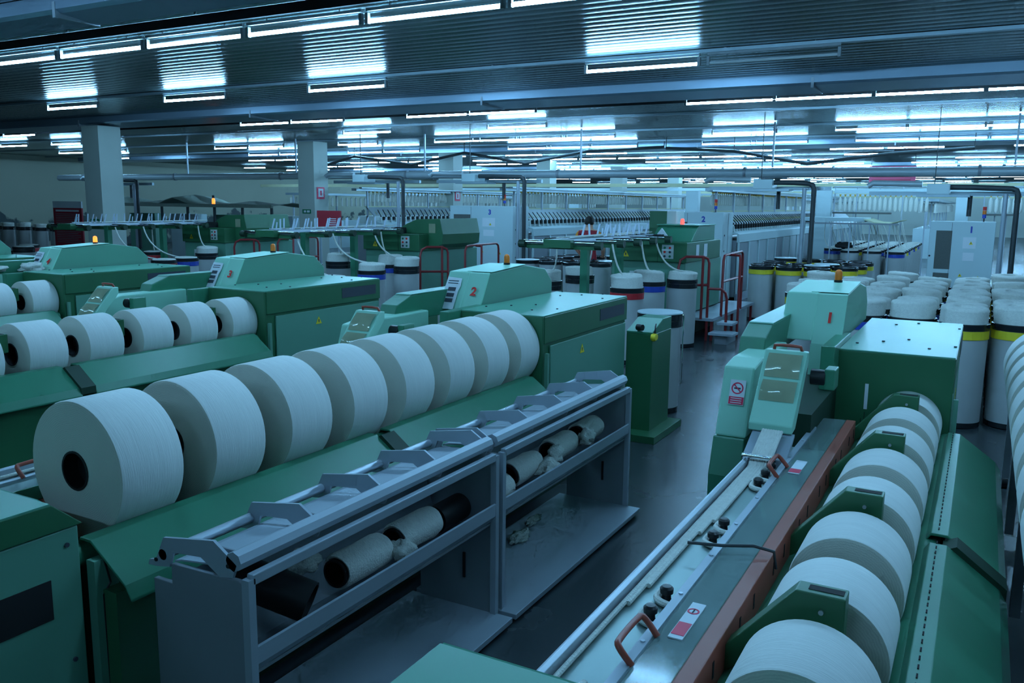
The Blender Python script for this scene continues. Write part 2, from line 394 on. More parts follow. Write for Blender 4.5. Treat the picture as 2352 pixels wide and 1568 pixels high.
# ------------------------------------------------------------------ combing machines
def tri_sign(parent, loc, rot, s=.08, name='warning_triangle'):
    o = MB().prism([(-s/2, 0), (s/2, 0), (0, s*.87)], 'z', 0, .002).build(name, 'yellow', parent); o.location = loc; o.rotation_euler = rot
    q = MB().prism([(-s*.06, s*.17), (s*.06, s*.17), (s*.10, s*.52), (-s*.10, s*.52)], 'z', .002, .003).build('mark', 'ink', o)
    return o
BR = [(-.27, .935), (-.06, 1.178), (.07, 1.178), (.07, 1.045), (-.02, 1.02), (-.13, .98), (-.25, .875)]
def comber(ax, dy, num, label, full=True, zr=.852, near=True, bx=0., bz=0.):
    c = thing('combing_machine', label, 'machine', (ax, dy, 0))
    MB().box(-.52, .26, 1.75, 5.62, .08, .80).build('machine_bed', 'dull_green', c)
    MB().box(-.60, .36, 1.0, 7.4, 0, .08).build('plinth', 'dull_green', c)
    for s in (-1, 1):
        MB().tube([(s*.215, 1.9, zr), (s*.215, 5.66, zr)], .045, 14).build('lap_roller', 'green', c, True)
    # front apron, in two pressed panels, with a dark channel between
    z0 = zr - .852
    for a, b in ((1.93, 3.69), (3.80, 5.58)):
        p = MB().sheet([(.205, .893+z0), (.225, .925+z0), (.285, .924+z0), (.475, .785+z0), (.505, .735+z0)], .012, 'y', a, b).build('apron_panel', 'green', c, bevel=.004)
        for q in range(int((b-a)/.055) if num == '1' else 0): MB().box(.248, .253, a+.05+q*.055, a+.075+q*.055, .922+z0, .9275+z0).build('slot', 'matt_black', p)
    MB().prism([(.27, .90+z0), (.32, .925+z0), (.50, .79+z0), (.50, .74+z0)], 'y', 3.685, 3.80).build('apron_channel', 'dull_green', c)
    MB().box(.30, .42, 1.93, 5.6, .08, .74+z0).build('skirt', 'dark_green', c)
    tri_sign(c, (.423, 2.25, .45), (R_(90), 0, R_(90)), .10)
    # brackets
    for k in range(4):
        yc = 2.38 + .0875 + .944*k
        b = MB().prism([(u, v+z0) for u, v in BR], 'y', yc-.042, yc+.03).build('bracket', 'dark_green', c, bevel=.004)
        MB().box(-.03, .062, yc-.020, yc+.012, 1.172+z0, 1.1795+z0).build('bracket_slot', 'matt_black', b)
        for (u, v) in ((0.01, 1.13), (-.015, 1.085)):
            MB().tube([(u, yc-.042, v+z0), (u, yc-.050, v+z0)], .007, 10).build('bolt', 'aluminium', b, True)
    # red feed bar and its slots
    zb = 1.0 if num == '1' else .93
    rb = MB().box(-.292, -.242, 1.72, 5.22, .84, zb).build('feed_bar', 'red_paint', c, bevel=.004)
    for k in range(8):
        for e in (.06, .24): MB().box(-.2425, -.2405, 2.05+.475*k+e, 2.065+.475*k+e, zb-.085, zb-.035).build('slot', 'matt_black', rb)
        MB().box(-.24, -.15, 2.10+.475*k-.03, 2.10+.475*k+.02, .78, .86).build('cradle_block', 'matt_black', c)
    # sliver table
    MB().box(-.615, -.30, 1.70, 4.62, .90, .962).build('sliver_table', 'table_metal', c, bevel=.003)
    MB().prism([(-.618, .93), (-.618, 1.0), (-.606, 1.008), (-.594, 1.0), (-.590, .93)], 'y', 1.66, 4.36).build('table_rail', 'aluminium', c, bevel=.002)
    MB().box(-.300, -.292, 1.72, 5.2, .90, .99).build('trough_wall', 'green', c)
    st = MB().box(-.440, -.412, 1.66, 4.95, .985, 1.002).build('cover_hinge_strip', 'grey_steel', c)
    for q in range(9): MB().tube([(-.426, 1.9+.34*q, 1.002), (-.426, 1.9+.34*q, 1.006)], .007, 8).build('screw', 'aluminium', st)
    cv = MB().prism([(-.414, .992), (-.414, .997), (-.292, zb+.002), (-.292, zb-.003)], 'y', 1.75, 5.20).build('clear_cover', 'clear_cover', c)
    if near:
        sgn = MB().box(-.375, -.333, 2.30, 2.54, 1.0005, 1.004).build('warning_label', 'paper', cv)
        MB().box(-.373, -.335, 2.32, 2.40, 1.004, 1.0052).build('red_field', 'sign_red', sgn)
        MB().lathe([(.013, 1.004), (.018, 1.004), (.018, 1.0055), (.013, 1.0055)], 24, 'z', (-.355, 2.48, 0)).build('red_ring', 'sign_red', sgn)
        MB().box(-.357, -.353, 2.463, 2.497, 1.004, 1.0055).build('hand_symbol', 'ink', sgn)
        s2 = MB().box(-.385, -.335, 4.02, 4.24, 1.0005, 1.004).build('warning_label', 'paper', cv)
        MB().box(-.385, -.335, 4.03, 4.09, 1.004, 1.005).build('red_field', 'sign_red', s2)
        wp = MB().tube([(-.52, 2.95, 1.02), (-.40, 2.96, 1.03), (-.30, 3.0, 1.035), (-.235, 3.02, 1.02), (-.225, 3.02, .96)], .006, 6).build('cover_stay', 'hose', cv)
        text('Co', .06, 'paper', rb, (-.268, 1.82, 1.0015), (0, 0, R_(60)), 'chalk_letters')
    for yc in (2.20, 4.02):
        h = [(-.41, yc-.09, 1.0), (-.445, yc-.095, 1.045), (-.455, yc-.06, 1.05), (-.455, yc+.06, 1.05), (-.445, yc+.095, 1.045), (-.40, yc+.09, 1.0)]
        MB().tube(smooth_path(h), .0095, 10).build('handle', 'handle_red', c, True)
    gy = [1.93, 2.44, 2.59, 3.12, 3.27, 3.84, 3.98, 4.10]
    for k, yy in enumerate(gy):
        g = MB().lathe([(0, .962), (.022, .962), (.015, .972), (.014, .986), (.021, .990), (.022, 1.006), (.015, 1.013), (0, 1.014)], 16, 'z', (-.475, yy, 0)).build('sliver_guide', 'black', c, True)
        MB().tube(smooth_path([(-.500, yy+.08, .973), (-.505, yy+.02, .974), (-.500, yy-.02, .975), (-.475, yy-.045, .976), (-.42, yy-.06, .976)]), .0115, 8).build('sliver_bend', 'sliver', g, True)
    for k in range(8):
        x = -.578 + .0125*k
        MB().tube([(x, gy[k]+.05, .974), (x, 4.10, .976), (x+.002, 4.18, 1.03), (x+.004, 4.36, 1.10)], [.0085]*4, 8).build('cotton_sliver', 'sliver', c, True)
    MB().tube([(-.62, 4.13, 1.02), (-.46, 4.13, 1.02)], .012, 12).build('turning_bar', 'chrome', c, True)
    # drafting head: chute cover, windows, hood, panel
    MB().prism([(4.20, 1.0), (4.40, 1.085), (4.40, 1.07), (4.20, .96)], 'x', -.635, -.43).build('sliver_plate', 'grey_steel', c)
    ch = MB().prism([(4.38, 1.085), (4.38, 1.125), (4.68, 1.455), (4.73, 1.455), (4.73, 1.40), (4.46, 1.095)], 'x', -.655, -.44).build('chute_cover', 'mint', c, bevel=.006)
    for u0, u1, nm in ((.62, .95, 'upper_window'), (.30, .58, 'lower_window')):
        ya, za = 4.38+.30*u0, 1.125+.33*u0; yb, zb = 4.38+.30*u1, 1.125+.33*u1
        vs, fs = [], []
        N = 8
        for i in range(N+1):
            t = i/N; bulge = .012*math.sin(math.pi*t) + .004
            for j in range(7):
                s = j/6; x = -.632 + .174*s
                bb = bulge + .004*math.sin(s*9+u0*5+t*2)*math.sin(t*3.1)
                vs.append((x, ya+(yb-ya)*t - bb*.745, za+(zb-za)*t + bb*.667))
        for i in range(N):
            for j in range(6): fs.append((i*7+j, i*7+j+1, (i+1)*7+j+1, (i+1)*7+j))
        MB().add(vs, fs).build(nm, 'window_film', ch, True)
    MB().tube([(-.62, 4.72, 1.44), (-.61, 4.70, 1.478), (-.57, 4.69, 1.482), (-.52, 4.69, 1.482), (-.48, 4.70, 1.478), (-.47, 4.72, 1.44)], .009, 10).build('handle', 'handle_red', ch, True)
    MB().tube([(-.435, 4.80, 1.31), (-.36, 4.80, 1.31)], .042, 20).build('drive_knob', 'black', c, True)
    MB().box(-.365, -.31, 4.77, 4.90, 1.25, 1.36).build('drive_housing', 'green', c, bevel=.006)
    MB().box(-.70, -.42, 4.80, 6.2, .08, 1.10).build('draft_box', 'dull_green', c)
    MB().prism([(4.683, .95), (4.82, 1.32), (5.0, 1.345), (5.7, 1.345), (5.7, .95)], 'x', -.905, -.735).build('side_column', 'mint', c, bevel=.012)
    MB().prism([(4.60, .06), (4.60, .75), (4.673, .95), (5.7, .95), (5.7, .06)], 'x', -.91, -.735).build('side_column_base', 'green', c, bevel=.008)
    MB().box(-.99, -.91, 4.7, 5.2, .0, .42).build('foot_box', 'dark_grey_steel', c)
    ps = MB().box(0, .085, -.002, 0, 0, .14).build('prohibition_sign', 'paper', c); ps.location = (-.855, 4.738, 1.12); ps.rotation_euler = (R_(-20.3), 0, 0)
    MB().box(.002, .083, -.0035, -.002, .003, .045).build('red_field', 'sign_red', ps)
    for q in range(3): MB().box(.012, .072, -.0045, -.0035, .010+.012*q, .014+.012*q).build('lettering', 'paper', ps)
    MB().lathe([(.026, -.0035), (.033, -.0035), (.033, -.002), (.026, -.002)], 24, 'y', (.042, 0, .093)).build('red_ring', 'sign_red', ps)
    bar = MB().box(-.03, .03, -.0035, -.002, -.003, .003).build('red_bar', 'sign_red', ps); bar.location = (.042, -.0005, .093); bar.rotation_euler = (0, R_(45), 0)
    MB().box(.024, .06, -.003, -.002, .088, .097).build('hand_symbol', 'ink', ps)
    MB().prism([(5.30, 1.27), (5.36, 1.41), (5.55, 1.475), (7.2, 1.475), (7.2, 1.27)], 'x', -.955, -.80).build('side_cover', 'green', c, bevel=.008)
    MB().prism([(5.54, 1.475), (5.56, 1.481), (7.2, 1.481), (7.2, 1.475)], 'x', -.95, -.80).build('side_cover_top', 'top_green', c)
    MB().box(-.50, -.42, 5.50, 6.2, 1.10, 1.37).build('gear_cover', 'green', c, bevel=.006)
    # hood
    HP = [(6.02, 1.32), (6.20, 1.62), (6.85, 1.655), (7.25, 1.60), (7.40, 1.47), (7.40, 1.32)]
    hd = MB().prism(HP, 'x', -.70, -.46).build('hood', 'panel_green' , c, bevel=.01)
    MB().prism([(y-.012 if i < 2 else y, z+.004 if 0 < i < 5 else z) for i, (y, z) in enumerate(HP)], 'x', -.85, -.64).build('hood_front_left', 'mint', hd, bevel=.01)
    MB().prism([(6.008, 1.30), (6.19, 1.618), (6.21, 1.625), (6.03, 1.30)], 'x', -.645, -.455).build('hood_front_right', 'mint', hd, bevel=.004)
    MB().prism([(6.005, 1.30), (6.03, 1.30), (5.95, .95), (5.93, .95)], 'x', -.645, -.50).build('hood_lower_front', 'mint', hd)
    MB().prism([(6.23, 1.627), (6.23, 1.630), (6.84, 1.664), (6.84, 1.660)], 'x', -.695, -.455).build('hood_top', 'mint', hd)
    tilt = R_(90) - math.atan2(.18, .30)
    if num:
        text(num, .105, 'num_red', hd, (-.545, 6.095-.014, 1.47), (tilt, 0, 0), 'number')
    if full and num != '1':
        pp = MB().add([(0,0,0), (.14,0,0), (.14,.17,.004), (.15,.22,0), (.14,.29,0), (.0,.30,0), (0,.15,.006)], [(0,1,2,3,4,5,6)]).build('taped_notice', 'paper', hd)
        pp.location = (-.835, 5.993, 1.322); pp.rotation_euler = (tilt, 0, 0)
        for q, (a, b) in enumerate(((.06, .095), (.11, .145), (.165, .20))):
            MB().add([(.04, a, .009), (.115, a, .009), (.115, b, .009), (.04, b, .009)], [(0,1,2,3)]).build('print_block', 'ink', pp)
        for q in range(2): MB().add([(.02, .235+.022*q, .006), (.12, .235+.022*q, .006), (.12, .243+.022*q, .006), (.02, .243+.022*q, .006)], [(0,1,2,3)]).build('print_line', 'ink', pp)
    bl = MB().lathe([(0, 1.655), (.030, 1.655), (.030, 1.675), (0, 1.675)], 16, 'z', (-.60, 6.75, 0)).build('beacon_base', 'black', c, True)
    MB().lathe([(0, 1.675), (.026, 1.675), (.026, 1.725), (.022, 1.742), (.010, 1.750), (0, 1.752)], 16, 'z', (-.60, 6.75, 0)).build('beacon', 'beacon_lit' if num == '4' else 'beacon_orange', c, True)
    # gear headstock body
    by0, by1 = 5.712, 7.42; zt = 1.335+bz; xr = .245+bx
    MB().box(-.42, xr-.015, by0, by1, .08, zt-.20).build('headstock', 'dark_green', c)
    MB().box(-.425, xr, by0-.022, by0, .08, zt).build('front_plate', 'dark_green', c, bevel=.004)
    MB().box(-.425, xr+.005, by0, by1, zt-.21, zt).build('headstock_band', 'dark_green', c, bevel=.006)
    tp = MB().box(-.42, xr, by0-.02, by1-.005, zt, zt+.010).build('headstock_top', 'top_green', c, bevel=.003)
    for q in range(10): MB().tube([(-.35+.14*(q % 5), by0+.25+1.1*(q//5)+.17*(q % 3), zt+.010), (-.35+.14*(q % 5), by0+.25+1.1*(q//5)+.17*(q % 3), zt+.017)], .009, 8).build('screw', 'ink', tp)
    pa = MB().box(xr-.013, xr+.001, by0+.12, by1-.02, .10, zt-.235).build('side_panel', 'panel_green', c, bevel=.004)
    tri_sign(pa, (xr+.003, 6.42, zt-.375), (R_(90), 0, R_(90)), .085)
    MB().box(xr+.0055, xr+.008, 6.78, 7.34, zt-.15, zt-.05).build('name_plate', 'ink', c)
    MB().box(-.255, -.235, by0-.026, by0-.022, .97, 1.13).build('sight_slot', 'paper', c)
    MB().box(xr+.008, xr+.035, by0, by0+.03, .3, 1.08).build('corner_post', 'panel_green', c)
    # rear end box
    if near:
        MB().box(-.78, .31, .55, 1.87, .06, 1.01).build('drive_box', 'panel_green', c, bevel=.006)
        db = MB().prism([(.53, 1.015), (.53, 1.118), (1.77, 1.118), (1.885, 1.015)], 'x', -.787, .318).build('drive_box_lid', 'dark_green', c, bevel=.003)
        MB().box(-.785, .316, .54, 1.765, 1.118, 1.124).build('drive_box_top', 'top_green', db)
        MB().prism([(1.768, 1.122), (1.772, 1.124), (1.888, 1.018), (1.884, 1.014)], 'x', -.78, .24).build('drive_box_bevel', 'top_green', db)
        MB().box(.31, .314, .6, 1.75, .69, .84).build('grille', 'matt_black', c)
        for (yy, zz) in ((1.82, .95), (1.82, .50)): MB().tube([(.31, yy, zz), (.317, yy, zz)], .009, 8).build('screw', 'ink', c)
        MB().tube([(-.46, 1.66, 1.124), (-.44, 1.63, 1.16)], .022, 12).build('lid_knob', 'black', db, True)
        MB().box(.30, .345, 1.90, 2.0, .08, .86).build('end_post', 'panel_green', c)
        MB().tube([(.347, 1.94, .86), (.349, 1.96, .76), (.347, 1.93, .72), (.347, 1.935, .1)], .004, 6).build('cable', 'black', c)
        MB().box(-.52, .05, 1.70, 1.98, .80, .97).build('end_bearing', 'red_paint', c)
    return c
AX = [-.31, -3.16, -6.08, -9.10, -12.15]
DY = [-.12, 0., .08, .12, .15]
ZR = [.840, .852, .925, .925, .925]
CL = ['green combing machine, hood number 1, nearest on the right, clear cover over its table',
      'green combing machine with hood number 2, holding the biggest row of cotton rolls',
      'green combing machine with hood number 3, behind machine number 2', 'green combing machine with hood number 4 and a glowing orange beacon',
      'green combing machine at the far left edge, behind number 4']
LAPROW = ['under the green brackets of the right foreground machine', 'of the big foreground row', 'of the row behind the big foreground row',
          'on the machine whose beacon glows orange', 'on the machine at the far left edge']
LR = [.187, .29, .225, .225, .225]
for k in range(5):
    comber(AX[k], DY[k], str(k+1) if k < 4 else '', CL[k], k in (1, 2, 3), ZR[k], k < 2, (-.02, .06, .06, .05, .05)[k], (-.01, .025, .035, .04, .04)[k])
    R = LR[k]; z = ZR[k] + math.sqrt((R+.045)**2 - .215**2)
    for i in range(8):
        y = 2.08 + .472*i + DY[k]
        lab = ('nearest' if i == 0 else 'farthest' if i == 7 else ordn(i+1)) + ' cotton lap roll ' + LAPROW[k]
        lap(AX[k], y, z, R, lab, 'lap rolls on combing machine %d' % (k+1), random.uniform(-3, 3))
# cotton tufts lying on machines
for k, (x, y, z, r, lab) in enumerate([(-9.75, 6.05, 1.40, (.16, .10, .06), 'torn white cotton tuft lying on top of machine number 4'),
                                      (-9.95, 5.75, 1.40, (.17, .08, .05), 'greyish cotton wad beside the hood of machine number 4')]):
    tag(inst('cotton_tuft', crumple(None, r, k+1), None, (x, y, z)), lab, 'cotton')

# ------------------------------------------------------------------ grey tube racks in front of machine 2
HOOK = [(-2.604, .872), (-2.598, .892), (-2.562, .900), (-2.517, .992), (-2.260, 1.032), (-2.150, .965), (-2.172, .915), (-2.235, .905), (-2.325, .958), (-2.470, .945), (-2.492, .885), (-2.560, .874)]
def rack(y0, y1, label):
    t = thing('tube_rack', label, 'rack', (-2.35, y0, 0)); X = 2.35; L = y1-y0
    def P(poly): return [(u+X, v) for u, v in poly]
    EP = P([(-2.58, .05), (-2.58, .825), (-2.482, .825), (-2.482, .90), (-2.15, .91), (-2.125, .90), (-2.125, .05)])
    for a in (0, L-.02): MB().prism(EP, 'y', a, a+.02).build('end_panel', 'dark_grey_steel', t, bevel=.003)
    for a in (-.002, L-.03): MB().box(-2.128+X, -2.095+X, a, a+.032, .05, .92).build('post', 'grey_steel', t)
    MB().box(-2.64+X, -2.0+X, -.02, L-.01, .025, .055).build('base_plate', 'grey_steel', t, bevel=.003)
    MB().box(-2.60+X, -2.05+X, .05, L-.06, 0, .025).build('runner', 'matt_black', t)
    MB().sheet(P([(-2.56, .80), (-2.50, .60), (-2.34, .525), (-2.13, .555)]), .012, 'y', .02, L-.02).build('trough', 'dark_grey_steel', t)
    MB().prism(P([(-2.13, .56), (-2.098, .60), (-2.095, .665), (-2.105, .668), (-2.125, .60)]), 'y', .02, L-.03).build('trough_lip', 'grey_steel', t)
    MB().box(-2.125+X, -2.095+X, .02, L-.03, .895, .935).build('upper_rail', 'grey_steel', t, bevel=.004)
    MB().tube([(-2.165+X, .0, .975), (-2.165+X, L, .975)], .036, 8).build('front_bar', 'grey_steel', t)
    MB().tube([(-2.525+X, .0, .925), (-2.525+X, L, .925)], .021, 12).build('rear_bar', 'aluminium', t, True)
    MB().sheet(P([(-2.485, .905), (-2.45, .915), (-2.205, .945)]), .006, 'y', .02, L-.02).build('top_sheet', 'grey_steel', t)
    n = 5
    for k in range(n):
        a = (L-.012)*k/(n-1)
        h = MB().prism(P(HOOK), 'y', a, a+.012).build('arch_bracket', 'grey_steel', t)
        for u, v in ((-2.56, .90), (-2.19, .955)): MB().tube([(u+X, a-.004, v), (u+X, a, v)], .008, 8).build('bolt', 'black', h)
        if k < n-1: MB().box(-2.46+X, -2.22+X, a+.12, a+.128, .93, .946).build('sheet_rib', 'dark_grey_steel', t)
    MB().box(-2.30+X, -2.285+X, L-.028, L-.02, .22, .36).build('cable_slot', 'black', t)
    return t
rack(1.975, 3.70, 'grey steel tube rack, nearer of the two, with lap cores in its trough')
rack(3.745, 5.60, 'grey steel tube rack, farther of the two, with cotton-wrapped cores in its trough')
wrap_me = None
def core_roll(x, y, z, label, wrapped=True, rz=0., L=.33, R=.062, tilt=0.):
    t = thing('lap_core', label, 'tube', (x, y, z), 0); t.rotation_euler = (tilt, 0, rz)
    MB().lathe([(R-.010, 0), (R, 0), (R, L), (R-.010, L)], 28, 'y').build('tube_shell', 'core', t, True)
    MB().lathe([(0, L*.55), (R-.009, L*.55), (R-.009, L*.6), (0, L*.6)], 20, 'y').build('inner_shade_disc', 'core', t)  # black disc put in so the tube's open end looks shaded
    if wrapped:
        me = MB().lathe([(R+.001, .015), (R+.010, .012), (R+.017, .03), (R+.015, L*.5), (R+.018, L-.05), (R+.012, L-.01), (R+.001, L-.01)], 40, 'y').mesh('cotton_remnant', 'sliver', True)
        for v in me.vertices:
            k = 1 + .10*noise.noise(Vector(v.co)*14 + Vector((y*9, 0, 0))); v.co.x *= k; v.co.z *= k
        inst('cotton_remnant', me, t)
    return t
ZT = .545 + .085
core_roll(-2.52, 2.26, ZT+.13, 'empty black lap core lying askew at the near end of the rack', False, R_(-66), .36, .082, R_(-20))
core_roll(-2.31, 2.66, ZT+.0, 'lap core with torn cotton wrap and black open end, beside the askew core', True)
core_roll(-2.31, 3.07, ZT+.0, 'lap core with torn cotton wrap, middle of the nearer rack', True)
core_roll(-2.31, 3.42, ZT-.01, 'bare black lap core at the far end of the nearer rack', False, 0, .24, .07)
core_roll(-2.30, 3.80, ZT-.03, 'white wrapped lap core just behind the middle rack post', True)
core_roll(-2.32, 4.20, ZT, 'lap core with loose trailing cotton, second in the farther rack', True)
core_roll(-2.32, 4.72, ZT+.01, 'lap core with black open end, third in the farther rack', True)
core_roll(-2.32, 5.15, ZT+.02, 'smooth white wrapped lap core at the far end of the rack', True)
for k, (x, y, z, r, lab) in enumerate([(-2.22, 3.03, .62, (.07, .06, .045), 'cotton scrap caught between the cores of the nearer rack'),
    (-2.40, 2.56, .70, (.06, .09, .05), 'pale cotton scrap behind the nearest wrapped core'), (-2.20, 4.50, .62, (.06, .10, .05), 'cotton shreds hanging over the trough lip of the farther rack'),
    (-2.24, 4.66, .65, (.05, .08, .05), 'cotton shreds bunched against the third core'), (-2.22, 5.10, .66, (.05, .06, .06), 'cotton scrap stuffed beside the last core'),
    (-2.47, 4.62, .075, (.05, .10, .035), 'small cotton clump on the rack base plate'), (-2.53, 4.95, .07, (.03, .10, .025), 'stringy cotton wisp on the rack base plate'),
    (-2.46, 2.30, .075, (.05, .09, .03), 'dusty cotton fluff on the nearer base plate')]):
    tag(inst('cotton_scrap', crumple(None, r, k+11), None, (x, y, z)), lab, 'cotton')

# ------------------------------------------------------------------ laps waiting at the right edge, on a trolley
tr = thing('lap_trolley', 'low dark steel trolley under the cotton rolls at the right edge', 'trolley', (.50, 2.2, 0))
for x in (-.17, .17): MB().box(x-.03, x+.03, 0, 5.6, .74, .80).build('rail', 'grey_steel', tr)
for q in range(5):
    MB().box(-.22, .22, .1+1.33*q, .16+1.33*q, .66, .74).build('crossbar', 'dark_grey_steel', tr)
    for x in (-.19, .19): MB().box(x-.025, x+.025, .1+1.33*q, .15+1.33*q, .08, .68).build('leg', 'dark_grey_steel', tr); 
for q in (0, 4):
    for x in (-.19, .19): MB().tube([(x-.02, .13+1.33*q, .05), (x+.02, .13+1.33*q, .05)], .05, 16).build('castor', 'black', tr, True)
for q in range(11):
    lap(.50, 2.35+.475*q, 1.047, .29, '%s cotton lap roll from the camera in the row along the right edge' % ordn(q+1), 'lap rolls on the right-edge trolley')

# ------------------------------------------------------------------ sliver cans
CR, CH = .236, 1.06
can_body = MB().lathe([(0, .03), (CR-.012, .03), (CR-.01, .05), (CR-.004, .9), (CR-.004, CH-.03), (CR-.012, CH-.02), (CR-.016, .2), (0, .2)], 32, 'z').mesh('body', 'can_white', True)
can_rim = MB().lathe([(CR-.014, CH-.06), (CR+.004, CH-.06), (CR+.006, CH-.03), (CR+.006, CH), (CR-.008, CH+.004), (CR-.016, CH-.01)], 32, 'z').mesh('rim', 'rim', True)
can_base = MB().lathe([(0, 0), (CR-.02, 0), (CR-.008, .01), (CR-.008, .06), (0, .06)], 32, 'z').mesh('base_ring', 'rim', True)
bands = {c: MB().lathe([(CR-.006, CH-.15), (CR+.003, CH-.15), (CR+.003, CH-.065), (CR-.006, CH-.065)], 32, 'z').mesh('band', 'band_'+c) for c in ('yellow', 'blue', 'red')}
bands['dark'] = MB().lathe([(CR-.006, CH-.13), (CR+.003, CH-.13), (CR+.003, CH-.065), (CR-.006, CH-.065)], 32, 'z').mesh('band', 'rim')
spring_top = MB().lathe([(0, CH-.10), (CR-.02, CH-.10), (CR-.02, CH-.08), (0, CH-.08)], 28, 'z').mesh('inner_plate', 'matt_black')
def coil_mesh(h, seed):
    rows_ = max(3, int(h/.028)); pr = [(.085, CH-.05)]
    for i in range(rows_):
        z = CH-.03 + h*i/rows_; pr += [(CR-.016, z), (CR-.011, z+h/rows_*.5)]
    pr += [(CR-.014, CH-.028+h), (CR-.024, CH-.016+h), (CR-.055, CH-.008+h), (.13, CH-.002+h), (.098, CH-.008+h), (.084, CH-.03+h), (.082, CH-.08+h)]
    me = MB().lathe(pr, 40, 'z').mesh('sliver_coil', 'sliver', True)
    tx, ty = random.uniform(-.10, .10), random.uniform(-.10, .10)
    for v in me.vertices:
        k = 1 + .022*noise.noise(Vector(v.co)*9 + Vector((seed*5, 0, 0))); top = max(0, (v.co.z-CH)/max(h, .01))
        v.co.x *= k; v.co.y *= k
        v.co.z += top*(tx*v.co.x + ty*v.co.y) + .007*noise.noise(Vector(v.co)*22 + Vector((0, seed*3, 0)))
        v.co.x += .02*top*math.sin(seed*2); v.co.y += .02*top*math.cos(seed*3)
    return me
coils = [coil_mesh(h, i) for i, h in enumerate((.13, .15, .17, .14, .19, .10))]
low = MB().lathe([(.05, CH-.05), (.05, CH+.01), (.12, CH+.03), (CR-.03, CH+.02), (CR-.015, CH-.01), (CR-.015, CH-.05)], 32, 'z').mesh('sliver_coil', 'sliver', True)
lid = MB().lathe([(0, CH), (CR-.004, CH), (CR+.008, CH+.008), (CR+.004, CH+.020), (.1, CH+.028), (0, CH+.030)], 36, 'z').mesh('lid', 'can_lid', True)
CANS = []
def can(x, y, band, fill, label, group=None, lidded=False):
    if any((x-a)**2 + (y-b)**2 < (2*CR+.014)**2 for a, b in CANS): return None
    CANS.append((x, y))
    t = thing('sliver_can', label, 'can', (x, y, 0), random.uniform(0, 6.2), group)
    inst('body', can_body, t); inst('rim', can_rim, t); inst('base_ring', can_base, t)
    if band: inst('band', bands[band], t)
    if lidded: inst('lid', lid, t)
    elif fill == 'empty': inst('inner_plate', spring_top, t)
    elif fill == 'low': inst('sliver_coil', low, t)
    elif fill is not None: inst('sliver_coil', coils[fill], t)
    return t
cl_ = can(-2.98, 8.74, 'dark', None, 'lidded white can standing just behind the big roll machine', None, True)
cl_.rotation_euler = (0, 0, 0)
MB().tube([(.262, -.04, .30), (.275, -.04, .34), (.275, -.04, 1.05), (.262, -.04, 1.07)], .008, 8).build('pull_handle', 'chrome', cl_, True)
# block of full cans behind machine 1: columns of x, rows of y
cn = 0
blk = {-2.07: [11.95, 12.75, 13.5], -1.58: [12.2, 12.85, 13.5], -1.09: [9.95, 10.6, 11.25, 11.85, 12.7, 13.5, 14.9], -.60: [9.95, 10.95, 11.6, 12.5, 13.25, 14.05],
       -.11: [9.75, 10.3, 10.87, 11.5, 12.15, 12.8, 13.45, 14.1], .38: [9.95, 10.5, 11.05, 11.7, 12.45, 13.1, 13.8, 14.5], .87: [10.0, 10.7, 11.3, 12.0, 12.7], }
for ci, (x, ys) in enumerate(blk.items()):
    for ri, y in enumerate(ys):
        front = ri == 0
        band = 'blue' if x in (-1.09, -.60) else ('yellow' if x > -.3 else random.choice(('dark', 'yellow', 'blue')))
        can(x, y, band, random.choice((0, 1, 2, 3, 4)), '%s banded can heaped with sliver, %s back in %s file behind machine one' % (band, ordn(ri+1), ordn(ci+1)), 'full cans behind machine one')
# empties with dark rims
k = 0
for yy in range(6):
    for xx in range(3 + min(yy, 3)):
        x = -3.76 + .52*xx - .10*(yy % 2); y = 16.95 + .56*yy
        if x > -1.9 or (abs(y-18.9) < .45 and abs(x+3.3) < .55): continue
        lidded = (yy, xx) in ((2, 2), (3, 2), (5, 0), (1, 2))
        can(x, y, 'yellow', 'empty', '%s yellow can with %s, %s across in %s row beside red railing' % ('open' if not lidded else 'covered', 'dark rim' if not lidded else 'pale lid', ordn(xx+1), ordn(yy+1)),
            'empty cans beside the red railing', lidded); k += 1
for yy in range(5):
    for xx in range(4):
        x = -8.2 + .53*xx; y = 15.6 + .57*yy
        lidded = (xx + yy*2) % 5 == 0
        if abs(x+7.46) < .62 and abs(y-17.0) < .6: continue
        can(x, y, None, 'empty', '%s grey can left of the middle draw frame, %s across in %s row' % ('pale lidded' if lidded else 'open', ordn(xx+1), ordn(yy+1)), 'cans left of the middle draw frame', lidded)
can(-5.24, 19.0-1.2, 'yellow', None, 'single yellow banded lidded can behind the red railing', None, True)

# ------------------------------------------------------------------ coiler stand and ear muffs by machine 2
for x, y, lab in ((-2.86, 7.58, 'dark green coiler box standing at the end of the big roll machine'), (-5.72, 7.70, 'dark green coiler box at the end of the machine numbered 3')):
    t = thing('coiler_stand', lab, 'machine', (x, y, 0))
    MB().box(-.05, .21, 0, .55, .05, 1.0).build('box_body', 'dark_green', t, bevel=.006)
    MB().prism([(0, 1.0), (.55, 1.0), (.55, 1.12), (.30, 1.12), (0, 1.02)], 'x', -.05, .21).build('box_top', 'green', t, bevel=.004)
    MB().box(-.05, .33, -.20, .62, 0, .07).build('floor_sill', 'dark_green', t, bevel=.004)
    MB().tube([(.05, .02, 1.06), (.11, 0, 1.06)], .03, 12).build('motor', 'black', t, True)
can(-6.05, 8.85, 'blue', 'empty', 'open blue banded can behind the machine numbered 3')
e = thing('ear_muffs', 'yellow ear muffs hanging on the dark green coiler box', 'ear muffs', (-2.63, 7.56, .98))
MB().lathe([(0, -.025), (.030, -.022), (.040, 0), (.030, .022), (0, .025)], 18, 'x', (0, 0, 0)).build('ear_cup', 'yellow', e, True)
